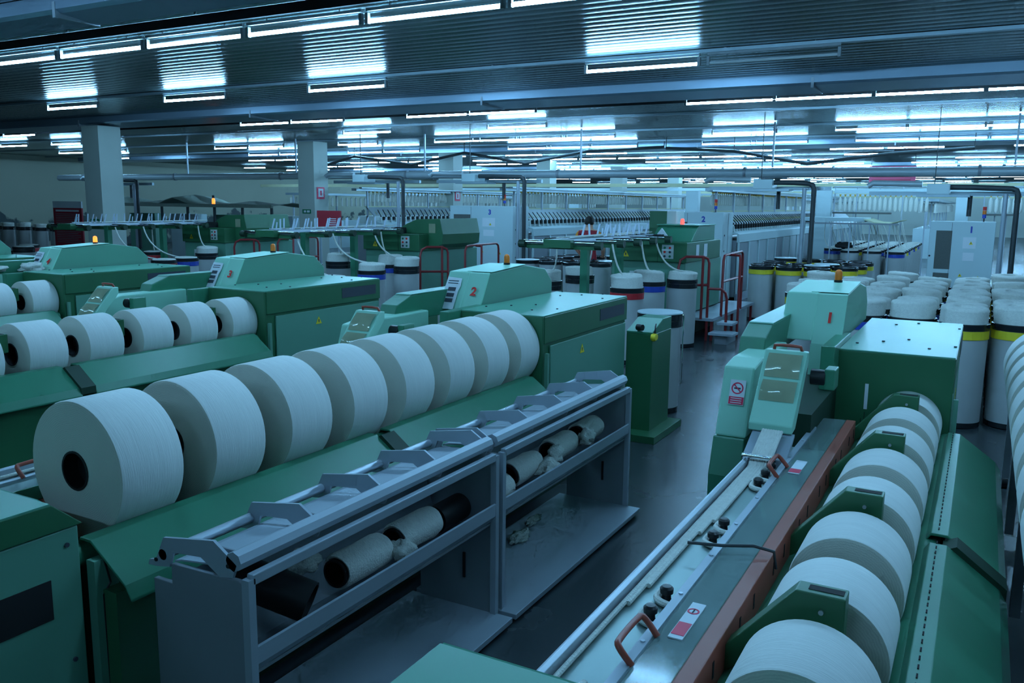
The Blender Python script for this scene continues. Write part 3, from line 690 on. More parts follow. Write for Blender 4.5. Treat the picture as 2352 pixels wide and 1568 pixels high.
MB().lathe([(0, -.02), (.027, -.018), (.034, 0), (.027, .018), (0, .02)], 18, 'x', (-.02, .10, -.01)).build('ear_cup', 'yellow', e, True)
MB().tube([(0, 0, .02), (.01, .01, .09), (.0, .05, .12), (-.02, .09, .09), (-.02, .10, .01)], .006, 8).build('headband', 'black', e, True)

# ------------------------------------------------------------------ draw frames with creels
def curve_pts(a, b, c, n=8):
    a, b, c = Vector(a), Vector(b), Vector(c)
    return [(1-t)**2*a + 2*t*(1-t)*b + t*t*c for t in [i/n for i in range(n+1)]]
finger2 = MB().box(-.014, .014, -.005, .005, 0, .19).box(-.014, .014, -.06, .005, 0, .014).mesh('guide_finger', 'finger')
finger = MB().box(-.012, .012, -.004, .004, 0, .13).box(-.012, .012, -.05, .004, 0, .012).mesh('guide_finger', 'finger')
def draw_frame(cx, label, hoodform, lit, style):
    t = thing('draw_frame', label, 'machine', (cx, 0, 0))
    MB().box(-.55, .75, 13.72, 15.9, .40, 1.27).build('lower_body', 'panel_green', t, bevel=.01)
    MB().box(-.50, .70, 13.8, 15.8, 0, .40).build('foot', 'dull_green', t)
    ub = MB().box(-.58, .78, 13.68, 15.7, 1.27, 1.60).build('upper_body', 'dark_green', t, bevel=.01)
    MB().box(.285, .29, 13.676, 13.682, 1.27, 1.60).build('door_gap', 'matt_black', ub)
    tri_sign(ub, (-.28, 13.678, 1.34), (R_(90), 0, 0), .12)
    cp = MB().box(.36, .56, 13.665, 13.68, 1.33, 1.56).build('button_panel', 'white_paint', ub)
    for q in range(6): MB().tube([(.41+.09*(q % 2), 13.665, 1.37+.07*(q//2)), (.41+.09*(q % 2), 13.655, 1.37+.07*(q//2))], .02, 10).build('button', ['ink', 'sign_green', 'num_red'][q % 3], cp)
    for q, (a, w_) in enumerate(((14.2, .16), (14.65, .2))): MB().box(.781, .786, a, a+w_, 1.33, 1.55).build('paper_label', 'paper', ub)
    MB().box(-.20, .42, 13.672, 13.68, .95, 1.10).build('label_panel', 'white_paint', t)
    if hoodform == 'curved':
        hp = [(-.05, 1.60), (.10, 1.70), (.28, 1.80), (.50, 1.88), (1.05, 1.90), (1.12, 1.6), (1.10, 1.40), (.78, 1.30), (.78, 1.60)]
        MB().prism(hp, 'y', 14.0, 15.4).build('rounded_cover', 'dark_green', t, bevel=.01)
        MB().box(.80, .95, 13.99, 14.0, 1.62, 1.80).build('cover_window', 'window_film', t)
    else:
        MB().prism([(14.1, 1.60), (14.5, 1.86), (15.5, 1.86), (15.5, 1.60)], 'x', .0, .72).build('draft_cover', 'green', t, bevel=.01)
        MB().box(-.02, .74, 14.45, 15.5, 1.86, 1.875).build('cover_lid', 'top_green', t)
        MB().box(-.35, -.02, 15.0, 15.5, 1.60, 2.10).build('control_tower', 'dark_green', t)
        MB().box(-.02, .15, 14.99, 15.45, 1.65, 2.10).build('tower_side', 'white_paint', t)
        pj = MB().prism([(.05, 1.60), (.40, 1.60), (.22, 1.82)], 'y', 14.02, 14.06).build('folded_papers', 'paper', t)
    if lit:
        MB().lathe([(0, 0), (.035, 0), (.035, .05), (.028, .09), (0, .10)], 14, 'z', (.30, 14.9, 1.875 if hoodform != 'curved' else 1.90)).build('beacon', lit, t, True)
    # comb of dark separators at the creel end
    for q in range(9): MB().box(-.16+.055*q, -.15+.055*q, 13.70, 13.95, 1.60, 1.72).build('separator', 'matt_black', t)
    # creel: two rails, posts, arms with chrome rollers, fingers
    for x in (-.16, .16): MB().box(x-.02, x+.02, 10.45, 13.75, 1.685, 1.73).build('creel_rail', 'aluminium', t)
    MB().box(-.20, .20, 10.40, 10.52, 1.62, 1.73).build('creel_end_plate', 'dark_green', t)
    for y in (11.35, 12.68): MB().box(-.055, .055, y-.05, y+.05, 0, 1.69).build('creel_post', 'green', t)
    for q, y in enumerate((10.55, 11.35, 12.0, 12.68, 13.4)):
        a = MB().box(-.52, .52, y-.03, y+.03, 1.60, 1.66).build('creel_arm', 'dark_green', t)
        for sx in (-1, 1):
            MB().tube([(sx*.18, y-.05, 1.69), (sx*.56, y-.05, 1.69)], .028, 12).build('feed_roller', 'chrome', a, True)
            MB().lathe([(0, -.05), (.055, -.05), (.055, .05), (0, .05)], 12, 'x', (sx*.57, y-.05, 1.66)).build('roller_bearing', 'dull_green', a)
    for q in range(7 if cx > -6 else 0, 22):
        y = 10.6 + .14*q
        o = inst('guide_finger', finger2, t, (-.16 if q % 2 else .16, y, 1.73), (R_(-12), R_(8 if q % 3 else -10), 0))
        if q % 3 == 0: inst('guide_finger', finger, t, (.02, y+.05, 1.73), (R_(-10), 0, 0))
    for q in range(6): MB().tube([(-.15+.06*q, 10.7+.3*q, 1.745), (-.10+.045*q, 13.8, 1.76)], .008, 6).build('sliver_strand', 'sliver', t)
    return t
draw_frame(-5.03, 'green draw frame in the middle with a red lit beacon and sliver creel', 'straight', 'beacon_red_lit', 0)
draw_frame(-10.35, 'green draw frame with rounded cover, between the columns and the middle frame', 'curved', None, 1)
draw_frame(-15.6, 'green draw frame at left, partly behind the nearest column', 'curved', None, 2)
def sliver_rope(p0, p1, label, sag=.25, n=10):
    a, c = Vector(p0), Vector(p1); b = Vector((c.x*.85+a.x*.15 + .06, c.y-.04, a.z+.02))
    tag(MB().tube(curve_pts(a, b, c, n), .014, 6).build('cotton_sliver', 'sliver', None, True), label, 'cotton')
DFC = [(-5.03, [(-.72, 11.55, 2, 'dark'), (-.75, 12.85, 1, 'dark'), (.70, 11.25, 4, 'red'), (.62, 12.40, 2, 'blue'), (.92, 13.05, 0, 'dark')], 'the middle draw frame'),
       (-10.35, [(.62, 12.95, 4, 'blue'), (1.15, 12.75, 2, 'dark'), (1.25, 11.6, 0, 'blue'), (-.66, 13.0, 2, 'dark'), (1.62, 10.15, 'low', 'red'), (-.55, 12.05, 'low', 'blue')], 'the rounded draw frame'),
       (-15.6, [(1.6, 11.9, 'low', 'blue'), (.62, 13.30, 1, 'dark'), (1.75, 11.25, 'low', 'red'), (-.6, 12.9, 'low', 'red')], 'the left draw frame')]
for cx, cs, nm in DFC:
    for q, (dx, y, fl_, band) in enumerate(cs):
        x = cx + dx
        can(x, y, band, fl_, '%s banded can of sliver feeding %s, %s in its group' % (band, nm, ordn(q+1)), 'cans feeding ' + nm)
        top = CH + (.0 if fl_ == 'low' else .12)
        sliver_rope((x+.05, y, top), (cx + (.5 if dx > 0 else -.5), max(10.6, y-.1), 1.66), 'sliver rope rising from the %s can to the creel of %s' % (ordn(q+1), nm), .18)

# ------------------------------------------------------------------ red railed platforms
def railing(name, pts, parent, r=.022):
    return MB().tube(pts, r, 8).build(name, 'rail_red', parent, True)
def platform(x, y, label, stairs=True):
    t = thing('access_platform', label, 'platform', (x, y, 0))
    MB().box(-.34, .20, 0, 2.9, .33, .38).build('deck', 'grey_steel', t, bevel=.004)
    for yy in (.1, 1.4, 2.8):
        for xx in (-.3, .16): MB().box(xx-.02, xx+.02, yy-.02, yy+.02, 0, .33).build('deck_leg', 'rail_red', t)
    if stairs:
        for q, (a, z) in enumerate(((-.36, .20), (-.02, .33))): MB().box(.22+.04*q, .62-.1*q, a+.05, a+.40, z-.05, z-.01).build('step', 'grey_steel', t, bevel=.004)
        MB().box(.30, .50, -.2, .36, 0, .15).build('step_riser', 'dark_grey_steel', t)
    zt = 1.38
    railing('rail', [(-.33, -.25, .50), (-.33, -.25, 1.22), (-.31, -.22, 1.33), (-.24, -.15, zt), (.0, .02, zt), (.06, .06, zt-.03), (.08, .08, zt-.10), (.08, .08, .0)], t)
    railing('mid_rail', [(-.33, -.25, .92), (.08, .08, .92)], t)
    railing('rail_post', [(.0, .0, .36), (.0, .0, zt)], t)
    railing('rail', [(.20, .5, .36), (.20, .5, 1.30), (.20, .56, zt), (.20, .66, zt+.01), (.20, 1.7, zt+.02), (.20, 1.78, zt-.02), (.20, 1.80, zt-.1), (.20, 1.80, .36)], t)
    railing('mid_rail', [(.20, .5, .95), (.20, 1.8, .95)], t)
    railing('grab_rail', [(.08, .08, .86), (.30, .10, .86), (.36, .12, .80), (.38, .14, .70), (.38, .14, .05)], t)
    railing('rail_post', [(.42, .75, .0), (.42, .75, 1.30), (.40, .78, zt), (.20, .9, zt)], t)
    return t
platform(-3.98, 13.72, 'access platform with red tubular railings beside the middle draw frame')
platform(-8.95, 13.55, 'access platform with red railings beside the rounded draw frame', False)
platform(-13.75, 13.50, 'access platform with red railings beside the left draw frame', False)

# ------------------------------------------------------------------ roving frames with headstock cabinets
bob_me = MB().lathe([(0, 0), (.034, .0), (.056, .03), (.056, .20), (.034, .245), (.012, .272), (0, .275)], 12, 'z').mesh('roving', 'sliver', True)
cone_me = MB().lathe([(0, .270), (.010, .270), (.040, .315), (.0, .318)], 12, 'z').mesh('hanger_cone', 'cone_yellow', True)
nib_me = MB().box(-.03, .03, -.035, .035, 0, .10).mesh('flyer_head', 'matt_black')
nibw_me = MB().prism([(-.04, 0), (.04, 0), (.03, .12), (-.03, .12)], 'y', -.025, .025).mesh('flyer', 'white_paint')
bar_me = MB().tube([(0, 0, 0), (-.30, .10, .20)], .014, 5).mesh('feed_strand', 'fabric')
slot_me = MB().tube([(.0, 0, 0), (-.22, .12, .19)], .022, 4).mesh('feed_slot', 'matt_black')
def roving_frame(xs, y0, y1, label, nb, bname, gap=.24):
    t = thing('roving_machine', label, 'machine', (xs, y0, 0)); L = y1-y0
    MB().box(-1.1, -.06, 0, L, .10, 1.42).build('frame_core', 'dark_grey_steel', t)
    MB().box(-.06, 0, 0, L, 1.37, 1.56).build('front_rail', 'cabinet', t, bevel=.006)
    MB().prism([(0.005, 1.56), (-.03, 1.575), (-.28, 1.645), (-.28, 1.56)], 'y', 0, L).build('top_shelf', 'cabinet', t)
    MB().box(-.05, .01, 0, L, .0, .18).build('kick_plate', 'grey_steel', t)
    n = int(L/1.0)
    for q in range(n):
        MB().box(-.055, -.02, q*1.0+.06, q*1.0+.94, .20, 1.36).build('front_panel', 'pipe' if q % 4 else 'dark_grey_steel', t)
        MB().box(-.03, .005, q*1.0-.035, q*1.0+.035, .18, 1.37).build('mullion', 'cabinet', t)
    MB().box(-.95, -.30, 0, L, 1.56, 1.80).build('roller_beam', 'white_paint', t)
    MB().prism([(-.30, 1.80), (-.36, 1.80), (-.66, 2.06), (-.60, 2.06)], 'y', 0, L).build('draft_zone', 'pipe', t)
    MB().box(-.70, -.60, 0, L, 2.06, 2.09).build('strand_guide', 'fabric', t)
    m_ = min(60, int(L/.25))
    for q in range(m_):
        y = .15 + .25*q
        inst('flyer', nibw_me, t, (-.20, y, 1.62)); inst('flyer_head', nib_me, t, (-.16, y+.10, 1.68))
        inst('feed_strand', bar_me, t, (-.33, y, 1.84)); inst('feed_slot', slot_me, t, (-.28, y+.12, 1.78))
    for q in range(int(L/1.6)+1):
        MB().box(-.62, -.57, q*1.6, q*1.6+.045, 1.56, 2.54).build('creel_post', 'grey_steel', t)
    MB().box(-.68, -.50, -.6, L, 2.53, 2.60).build('creel_rail', 'tray', t)
    MB().box(-.40, -.30, -.6, L, 2.60, 2.63).build('creel_rail', 'tray', t)
    for q in range(nb):
        o = thing('roving_bobbin', '%s hanging bobbin from the near end of the creel of %s' % (ordn(q+1), bname), 'bobbin', (xs-.75-.0*(q % 2), y0+.3+gap*q, 2.14+.07), 0, 'roving bobbins on the creel of ' + bname)
        inst('roving', bob_me, o); inst('hanger_cone', cone_me, o)
    MB().box(-.80, -.70, 0, L, 2.525, 2.545).build('bobbin_rail', 'cabinet', t)
    return t
roving_frame(-10.3, 19.9, 36., 'long roving frame behind the cabinet numbered 3, rows of white flyers', 60, 'frame three', .2)
roving_frame(-4.95, 19.9, 40., 'long roving frame behind the cabinet numbered 2, bright top shelf', 60, 'frame two', .2)
roving_frame(-15.7, 20.6, 34., 'roving frame behind the second column, its drafting rows facing right', 40, 'frame four', .2)
def cabinet(x0, x1, y0, y1, h, num, label, style):
    t = thing('control_cabinet', label, 'cabinet', ((x0+x1)/2, y0, 0)); W = (x1-x0)/2; D = y1-y0
    MB().box(-W, W, 0, D, .06, h).build('casing', 'cabinet', t, bevel=.01)
    MB().box(-W+.02, W-.02, .02, D, 0, .06).build('plinth', 'matt_black', t)
    w0 = -W+.06; 
    MB().box(-W+.34*2*W, -W+.34*2*W+.006, -.003, 0, .08, h-.02).build('door_gap', 'ink', t)
    for a, b in (((.12, h*.48), (h*.52, h-.18)) if style == 1 else ((h*.55, h-.22),)):
        MB().box(w0+.06, w0+.30*2*W, -.006, 0, a, b).build('filter_panel', 'mesh_grey', t)
    text(num, .17, 'num_blue', t, (W*.28, -.004, h-.16), (R_(90), 0, 0), 'number')
    MB().box(W*.05, W*.45, -.004, 0, h-.52, h-.30).build('notice', 'paper', t)
    MB().box(W*.08, W*.42, -.004, 0, h-.76, h-.60).build('notice', 'paper', t)
    for q, (u, v) in enumerate(((.05, .50), (.30, .86), (.6, .48), (.8, .46))): tri_sign(t, (W*u, -.004, v*h*.9), (R_(90), 0, 0), .07)
    for v in (.3, .65): MB().tube([(-W+.03, -.004, h*v), (-W+.03, 0, h*v)], .02, 10).build('lock', 'ink', t)
    sl = MB().tube([(W*.62, .2, h), (W*.62, .2, h+.07)], .012, 8).build('signal_tower', 'black', t)
    for q, mt in enumerate(('band_blue', 'beacon_orange', 'num_red')):
        MB().tube([(W*.62, .2, h+.07+.075*q), (W*.62, .2, h+.14+.075*q)], .035, 12).build('signal_lamp', mt, sl, True)
    for q in range(4): MB().tube([(W, .15+.0*q, .5+.35*q), (W+.006, .15, .5+.35*q)], .022, 8).build('side_lock', 'ink', t)
    MB().box(W, W+.004, D*.5, D*.5+.008, .08, h-.02).build('side_gap', 'ink', t)
    return t
cabinet(-.96, .18, 19.0, 19.8, 1.95, '1', 'pale blue control cabinet numbered 1 with two mesh panels, right of the can rows', 1)
cabinet(-6.35, -5.10, 19.0, 19.85, 2.06, '2', 'pale control cabinet numbered 2 behind the middle draw frame', 2)
cabinet(-12.30, -10.42, 19.0, 19.85, 2.14, '3', 'pale control cabinet numbered 3 behind the rounded draw frame', 2)

# ------------------------------------------------------------------ creel cans and bobbin racks of frame 1
for yy in range(12):
    for xx in range(4):
        x = -3.70 + .56*xx; y = 24.6 + .62*yy
        if yy == 0 and xx == 0: y += .9
        can(x, y, 'blue' if (xx + yy) % 3 == 0 else ('yellow' if (xx*yy) % 5 == 1 else None), 'low', 'creel can with rising sliver, %s across in %s far row' % (ordn(xx+1), ordn(yy+1)), 'creel cans of the far frame')
st = MB()
for yy in range(12):
    for xx in range(4):
        x = -3.70 + .56*xx; y = 24.6 + .62*yy
        if yy < 6:
            tag(MB().tube(curve_pts((x+.1, y, 1.07), (x+random.uniform(-.2, .2), y+.05, 1.2), (x-.15, y+.3, 1.80), 5), .010, 5).build('cotton_sliver', 'sliver'), 'thin sliver drawn up from the %s can of %s creel row' % (ordn(xx+1), ordn(yy+1)), 'cotton', 'slivers above the far creel cans')
tg = thing('creel_frame', 'light creel frame with thin posts over the far cans', 'creel', (-3.1, 24.2, 0))
for q in range(5): MB().box(-1.0+.48*q, -.97+.48*q, 0, .03, 0, 1.80).build('post', 'grey_steel', tg)
MB().box(-1.2, 1.15, -.03, .06, 1.76, 1.80).build('crossbar', 'dark_grey_steel', tg)
MB().box(-1.25, .30, .2, 1.6, 1.83, 1.93).build('shelf', 'cabinet', tg)
MB().box(-1.25, -1.2, .0, .2, .3, 1.85).build('side_post', 'cabinet', tg)
MB().sheet([(.28, 1.90), (.55, 1.82), (.9, 1.80), (1.15, 1.88)], .02, 'y', .1, 2.35).build('fabric_cover', 'fabric', tg)
tag(inst('dark_cloth', crumple(None, (.22, .16, .10), 33), None, (-3.35, 24.9, 1.17)), 'crumpled black cloth thrown over the far creel cans', 'cloth').data.materials[0] = MATS['matt_black']
def bobbin_rack(x0, n, y, gap, label, bname):
    t = thing('bobbin_rack', label, 'rack', (x0, y, 0)); L = n*gap
    MB().box(-.1, L, -.06, .06, 2.60, 2.72).build('top_rail', 'cabinet', t)
    MB().box(-.12, L, -.03, .03, 2.78, 2.81).build('upper_rail', 'tray', t)
    for q in range(5): MB().box(-.1+L*q/4, -.07+L*q/4, -.02, .02, 0, 2.80).build('post', 'grey_steel', t)
    MB().box(-.1, L*.6, -.2, .2, 2.02, 2.07).build('tray', 'mesh_grey', t)
    for q in range(n):
        o = thing('roving_bobbin', '%s yellow-coned white bobbin from left on %s' % (ordn(q+1), bname), 'bobbin', (x0+gap*(q+.5), y, 2.10), 0, 'bobbins on ' + bname)
        o.scale = (.85, .85, 1.5)
        inst('roving', bob_me, o); inst('hanger_cone', cone_me, o)
bobbin_rack(-3.85, 18, 26.77, .135, 'long rack of white roving bobbins with yellow cones above the far cans', 'the rack above the far cans')
bobbin_rack(.0, 8, 26.77, .14, 'short rack of white bobbins behind the numbered one cabinet', 'the rack at the right edge')
for k, (x, y, w_, z0, z1) in enumerate([(-4.2, 26.5, .21, 0, 2.70), (-.59, 26.2, .16, 0, 2.66), (-8.14, 26.5, .20, 0, 2.65), (-12.2, 26.5, .18, 0, 2.70)]):
    tag(MB().box(x-w_, x+w_, y, y+.25, 0, z1).build('end_panel_cabinet', 'cabinet', None, bevel=.01), ['plain pale blue panel cabinet left of the bobbin rack', 'plain pale blue panel cabinet right of the bobbin rack', 'pale panel seen above cabinet two', 'pale panel with dark edge above the worker'][k], 'cabinet')

# ------------------------------------------------------------------ overhead pipes and travelling cleaners
p = thing('overhead_pipe', 'long grey overhead air pipe running across the hall', 'pipe', (0, 20.3, 2.98))
MB().tube([(-30.5, 0, 0), (-12, 0, 0), (-1., 0, -.02), (12, 0, -.04)], .105, 14).build('pipe_run', 'pipe', p, True)
for q in range(9): MB().tube([(-29.+4.8*q-.03, 0, 0), (-29.+4.8*q+.03, 0, 0)], .125, 14).build('flange', 'dark_grey_steel', p, True)
for q in range(9): MB().box(-28.4+4.8*q, -28.36+4.8*q, -.02, .02, .1, 1.12).build('hanger_rod', 'grey_steel', p)
for k, (x, yb, ln) in enumerate([(-24.87, 18.1, 2.1), (-15.0, 18.7, 2.05), (-11.5, 18.7, 2.2), (-4.22, 18.8, 1.72), (-.86, 18.8, 2.05)]):
    zc_ = (2.68, 2.74, 2.74, 2.57, 2.47)[k]
    t = thing('travelling_cleaner', ['travelling cleaner with hoses at far left under the overhead pipe', 'travelling cleaner with hoses beside the second column', 'travelling cleaner with hoses above cabinet three',
              'travelling cleaner with hoses above cabinet two', 'travelling cleaner with hoses above cabinet one'][k], 'cleaner', (x, yb, zc_))
    MB().box(-.20, .20, -.1, .4, .0, .20).build('blower_box', 'cabinet', t, bevel=.01)
    MB().box(-.38, .55, -.10, .35, -.05, .0).build('carriage', 'tray', t)
    MB().tube([(.18, .1, .14), (.6, .1, .135), (ln-.80, .1, .11), (ln-.73, .1, .08), (ln-.70, .1, .0), (ln-.70, .1, -.15)], .055, 10).build('suction_hose', 'hose', t, True)
    MB().tube([(-.3, .1, .20), (-1.2, .1, .22), (-1.3, .1, .16)], .06, 10).build('blow_pipe', 'pipe', t, True)
    MB().tube([(ln-.70, .1, .02), (ln-.70, .1, -2.0)], .05, 10).build('drop_hose', 'hose', t, True)
    MB().tube([(ln-.90, .15, .02), (ln-.90, .15, -2.4)], .045, 10).build('drop_pipe', 'grey_steel', t, True)
    MB().tube([(ln-1.5, .5, .02), (ln-1.5, .5, -.42)], .045, 10).build('drop_hose', 'hose', t, True)
    MB().box(-.088, -.072, .112, .128, .18, 4.12-zc_).build('hanger', 'hose', t)
    MB().box(-1.3, ln-.4, .42, .50, -.02, .06).build('rail', 'tray', t)
for k, pts in enumerate([[(-21.4, 3.50), (-20.0, 3.82), (-17.5, 3.50), (-15.4, 3.86), (-13.1, 3.48), (-10.9, 3.84), (-8.5, 3.90)],
                         [(-8.4, 3.86), (-6.4, 3.74), (-4.4, 3.36), (-2.3, 3.60), (-.4, 3.70)]]):
    fm = MB().tube([(x, 24.6 + .02*i, z) for i, (x, z) in enumerate(pts)], .045, 8)
    for i, (x, z) in enumerate(pts):
        if z > 3.65: fm.box(x-.01, x+.01, 24.59+.02*i, 24.61+.02*i, z, 4.118)
    tag(fm.build('festoon_cable', 'hose', None, True), ['dark sagging festoon hose slung across the left of the ceiling', 'dark sagging festoon hose slung across the right of the ceiling'][k], 'hose')
for q in range(5):
    y = 30 + 8*q
    tag(MB().box(-30, 10, y, y+.12, 2.86, 2.98).build('crane_beam', 'fabric' if q % 2 == 0 else 'cabinet'), ['yellow overhead beam nearest behind the frames', 'pale overhead beam behind the yellow one', 'second yellow overhead beam', 'distant pale overhead beam', 'farthest yellow overhead beam'][q], 'beam')
# distant spinning frames: rows of bobbins as they fade
for k, x in enumerate((-28., -22.5, -8.0, -2.3, 3.5)):
    y0 = 42 if x > -20 else 30
    t = thing('spinning_machine', ['distant spinning frame at far left', 'distant spinning frame left of the column row', 'distant spinning frame behind frame two', 'distant spinning frame behind the bobbin rack', 'distant spinning frame at far right'][k], 'machine', (x, y0, 0))
    MB().box(-.5, .5, 0, 22, 0, 1.3).build('frame_body', 'cabinet', t)
    MB().box(-.45, .45, 0, 22, 2.5, 2.6).build('creel_top', 'tray', t)
    for q in range(8): MB().box(-.03, .03, q*3., q*3.+.06, 1.3, 2.5).build('post', 'grey_steel', t)
    b = MB()
    for q in range(60):
        for xx in (-.3, .3): b.lathe([(0, 2.0), (.055, 2.0), (.055, 2.35), (0, 2.45)], 6, 'z', (xx, .2+.36*q, 0))
    o = b.build('roving_bobbins', 'sliver', t); o['kind'] = 'stuff'

# ------------------------------------------------------------------ boards, banner, covered rack, far left cans
t = thing('notice_board', 'maroon notice board of white writing beside the nearest column', 'board', (-22.15, 14.9, 0))
MB().box(-.62, .62, 0, .04, .9, 1.96).build('panel', 'maroon', t); MB().box(-.62, .62, -.005, .04, 1.96, 2.14).build('header', 'paper', t)
for q in range(17): MB().box(-.52, .52 - .1*(q % 3 == 2), -.004, 0, 1.02+.048*q, 1.035+.048*q).build('text_line', 'fixture', t)
MB().box(-.50, .50, -.006, 0, 1.86, 1.91).build('title_line', 'paper', t)
for x in (-.55, .55): MB().box(x-.02, x+.02, .01, .05, 0, .9).build('leg', 'grey_steel', t)
t = thing('fire_board', 'dark red board with white lettering behind the rounded draw frame creel', 'board', (-14.6, 16.9, 0))
MB().box(-.38, .38, 0, .05, 1.36, 1.98).build('panel', 'maroon', t)
for q in range(4): MB().box(-.0, .25, -.004, 0, 1.62+.05*q, 1.64+.05*q).build('text_line', 'paper', t)
for x in (-.3, .3): MB().box(x-.02, x+.02, .01, .05, 0, 1.36).build('leg', 'grey_steel', t)
t = thing('hanging_banner', 'pinkish red banner hung from the ceiling at the far right', 'banner', (-3.0, 33., 2.92))
MB().box(-.75, .75, 0, .02, 0, .72).build('cloth', 'pink_red', t)
for q in range(5): MB().box(-.66, .6, -.004, 0, .12+.11*q, .15+.11*q).build('text_line', 'maroon', t)
for x in (-.7, .7): MB().box(x-.01, x+.01, 0, .01, .72, 1.2).build('cord', 'black', t)
t = thing('covered_rack', 'long low rack draped with grey netting behind the left draw frame', 'rack', (-22.5, 19.2, 0))
vs, fs = [], []; N = 28
for i in range(N+1):
    for j in range(5):
        x = -4.2 + 8.4*i/N; y = -.5 + j*.45
        z = 2.16 + .04*math.sin(i*.9) + (.26*max(0, 1-abs(x+.1)/.8)) + (.16*max(0, 1-abs(x+3.2)/.7)) - .10*abs(j-2)/2
        vs.append((x, y, z))
for i in range(N):
    for j in range(4): fs.append((i*5+j, i*5+j+1, (i+1)*5+j+1, (i+1)*5+j))
nt_ = MB().add(vs, fs).build('netting', 'net', t, True); s_ = nt_.modifiers.new('solid', 'SOLIDIFY'); s_.thickness = .015
MB().box(-4.2, 4.2, -.5, -.44, 2.0, 2.10).build('beam', 'net', t)
for q in range(8): MB().box(-4.15+1.18*q, -4.09+1.18*q, -.46, -.40, 0, 2.05).build('post', 'hose', t)
for q in range(4): MB().box(-3.9+2.1*q, -2.6+2.1*q, .9, 1.3, 0, 1.75).build('stored_panel', 'cabinet' if q % 2 else 'panel_green', t)
bl = thing('warning_beacon', 'small lit amber beacon on the netted rack', 'beacon', (-21.0, 19.0, 2.10))
MB().lathe([(0, 0), (.05, 0), (.05, .12), (.035, .17), (0, .18)], 14, 'z').build('lens', 'beacon_lit', bl, True); MB().lathe([(0, .18), (.04, .18), (.04, .26), (0, .27)], 12, 'z').build('cap', 'black', bl, True)
for q in range(11):
    can(-36.6 + .56*q, 21.2 + .25*(q % 2), 'dark', (q % 5), 'full can, %s from the left in the row against the far left wall' % ordn(q+1), 'cans along the far left wall')
for q in range(6):
    can(-21.4 + .6*q, 12.4 + .5*(q % 2), 'red' if q % 2 else 'dark', 'low', 'low filled can, %s from the left in the row before the nearest column' % ordn(q+1), 'cans before the nearest column')

# ------------------------------------------------------------------ the worker, seen from behind
pr = thing('person', 'person in a maroon shirt numbered 10 with orange sleeves, back turned', 'person', (-7.46, 17.0, 0), R_(4))
pr.scale = (1.16, 1.11, 1.11)
J = {'pelvis': (0, 0, .95), 'waist': (0, 0, 1.08), 'chest': (0, .01, 1.30), 'neckb': (0, .0, 1.46), 'neck': (0, .015, 1.53), 'head': (0, .03, 1.62), 'crown': (0, .02, 1.72),
     'shl': (-.19, 0, 1.44), 'ell': (-.27, .03, 1.16), 'wrl': (-.21, .20, 1.00), 'hal': (-.19, .27, .97), 'shr': (.19, 0, 1.44), 'elr': (.28, .03, 1.16), 'wrr': (.22, .20, 1.0), 'har': (.20, .27, .97),
     'hil': (-.09, 0, .90), 'knl': (-.10, .03, .50), 'anl': (-.10, -.01, .09), 'tol': (-.11, .15, .04), 'hir': (.09, 0, .90), 'knr': (.11, .01, .50), 'anr': (.11, -.03, .09), 'tor': (.12, .13, .04)}
RD = {'pelvis': (.16, .11), 'waist': (.15, .10), 'chest': (.17, .115), 'neckb': (.085, .075), 'neck': (.055, .058), 'head': (.078, .095), 'crown': (.062, .075), 'shl': (.072, .072), 'ell': (.048, .048), 'wrl': (.032, .03), 'hal': (.038, .02),
      'shr': (.072, .072), 'elr': (.048, .048), 'wrr': (.032, .03), 'har': (.038, .02), 'hil': (.092, .095), 'knl': (.062, .065), 'anl': (.042, .045), 'tol': (.045, .03), 'hir': (.092, .095), 'knr': (.062, .065), 'anr': (.042, .045), 'tor': (.045, .03)}
ED = [('pelvis','waist'),('waist','chest'),('chest','neckb'),('neckb','neck'),('neck','head'),('head','crown'),('neckb','shl'),('shl','ell'),('ell','wrl'),('wrl','hal'),('neckb','shr'),('shr','elr'),('elr','wrr'),('wrr','har'),
      ('pelvis','hil'),('hil','knl'),('knl','anl'),('anl','tol'),('pelvis','hir'),('hir','knr'),('knr','anr'),('anr','tor')]
def skin_obj(name, J, RD, ED, root, subd=2):
    ks = list(J); me = bpy.data.meshes.new(name); me.from_pydata([J[k] for k in ks], [(ks.index(a), ks.index(b)) for a, b in ED], [])
    o = bpy.data.objects.new(name, me); col.objects.link(o); o.modifiers.new('skin', 'SKIN')
    for i, k in enumerate(ks):
        v = me.skin_vertices[0].data[i]; v.radius = RD[k]; v.use_root = (k == root)
    s = o.modifiers.new('sub', 'SUBSURF'); s.levels = subd; s.render_levels = subd
    dg = bpy.context.evaluated_depsgraph_get(); m2 = bpy.data.meshes.new_from_object(o.evaluated_get(dg)); bpy.data.objects.remove(o)
    m2.polygons.foreach_set('use_smooth', [True]*len(m2.polygons)); return m2
bm_ = skin_obj('body', J, RD, ED, 'pelvis')
bm_.materials.clear()
for n_ in ('shirt', 'sleeve', 'skin', 'trouser', 'matt_black'): bm_.materials.append(MATS[n_])
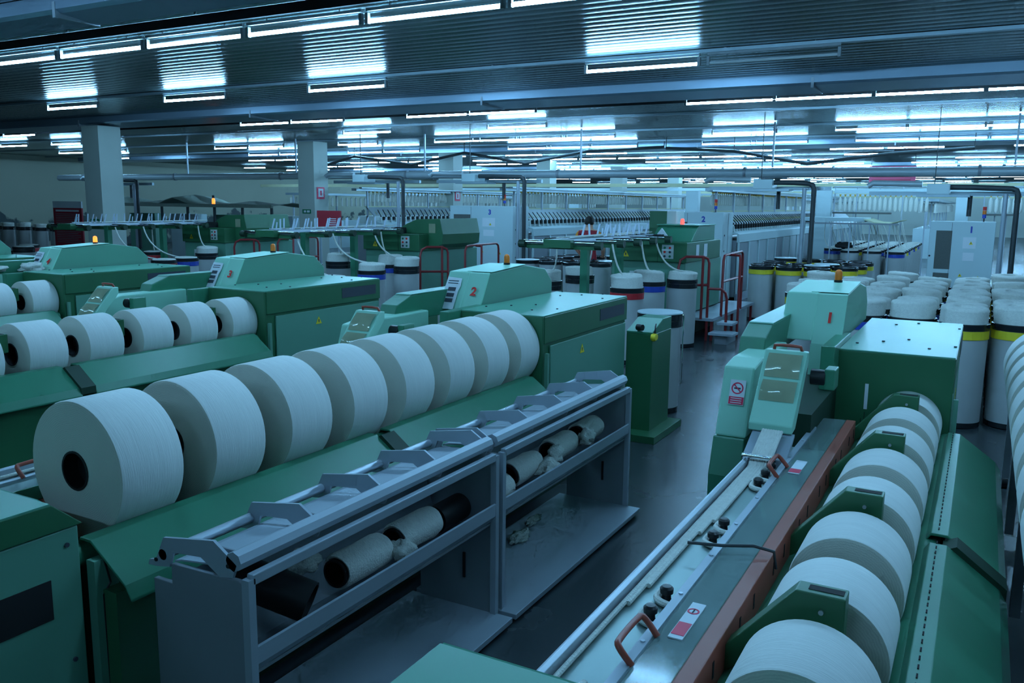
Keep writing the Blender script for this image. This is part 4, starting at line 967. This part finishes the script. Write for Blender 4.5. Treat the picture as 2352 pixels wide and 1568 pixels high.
for pg in bm_.polygons:
    c = pg.center
    if c.z < .10: i = 4
    elif c.z < .94 and abs(c.x) < .20 and c.y < .18: i = 3
    elif c.z > 1.485: i = 2
    elif abs(c.x) > .19 and c.z > 1.18: i = 1
    elif (abs(c.x) > .19 or c.y > .14) and c.z < 1.20: i = 2
    else: i = 0
    pg.material_index = i
body = inst('body', bm_, pr)
for s in (-1, 1):
    for q in range(4):
        fx = s*.195 + (q-1.5)*.017
        MB().tube([(fx, .28, .972), (fx, .315, .965), (fx*.98, .335, .945)], [.009, .0085, .007], 7).build('finger', 'skin', body, True)
    MB().tube([(s*.165, .25, .975), (s*.145, .28, .97), (s*.150, .305, .96)], [.010, .009, .007], 7).build('thumb', 'skin', body, True)
    MB().lathe([(0, 0), (.018, .004), (.014, .014), (0, .016)], 10, 'x', (s*.076 - (.016 if s < 0 else 0), .03, 1.63)).build('ear', 'skin', body, True)
    MB().lathe([(0, 0), (.008, .003), (0, .007)], 8, 'y', (s*.03, .117, 1.645)).build('eye', 'matt_black', body, True)
MB().tube([(0, .115, 1.65), (0, .135, 1.615), (0, .12, 1.605)], [.007, .013, .006], 8).build('nose', 'skin', body, True)
MB().tube([(-.022, .112, 1.578), (0, .118, 1.576), (.022, .112, 1.578)], .005, 6).build('mouth', 'maroon', body, True)
hb = bmesh.new(); bmesh.ops.create_uvsphere(hb, u_segments=24, v_segments=16, radius=1)
for v in hb.verts:
    v.co = Vector((v.co.x*.088, v.co.y*.105, v.co.z*.115))
    if v.co.y > .035 and v.co.z < .045: v.co.y = .035
    if v.co.z < -.055: v.co.z = -.055
    v.co *= 1 + .03*noise.noise(v.co*60)
hm = bpy.data.meshes.new('hair'); hb.to_mesh(hm); hb.free(); hm.materials.append(MATS['hair']); hm.polygons.foreach_set('use_smooth', [True]*len(hm.polygons))
inst('hair', hm, pr, (0, .012, 1.655))
text('10', .17, 'paper', body, (0, -.136, 1.24), (R_(90), 0, 0), 'shirt_number', .004)
MB().box(-.07, .07, -.134, -.125, 1.345, 1.372).build('name_strip', 'paper', body)
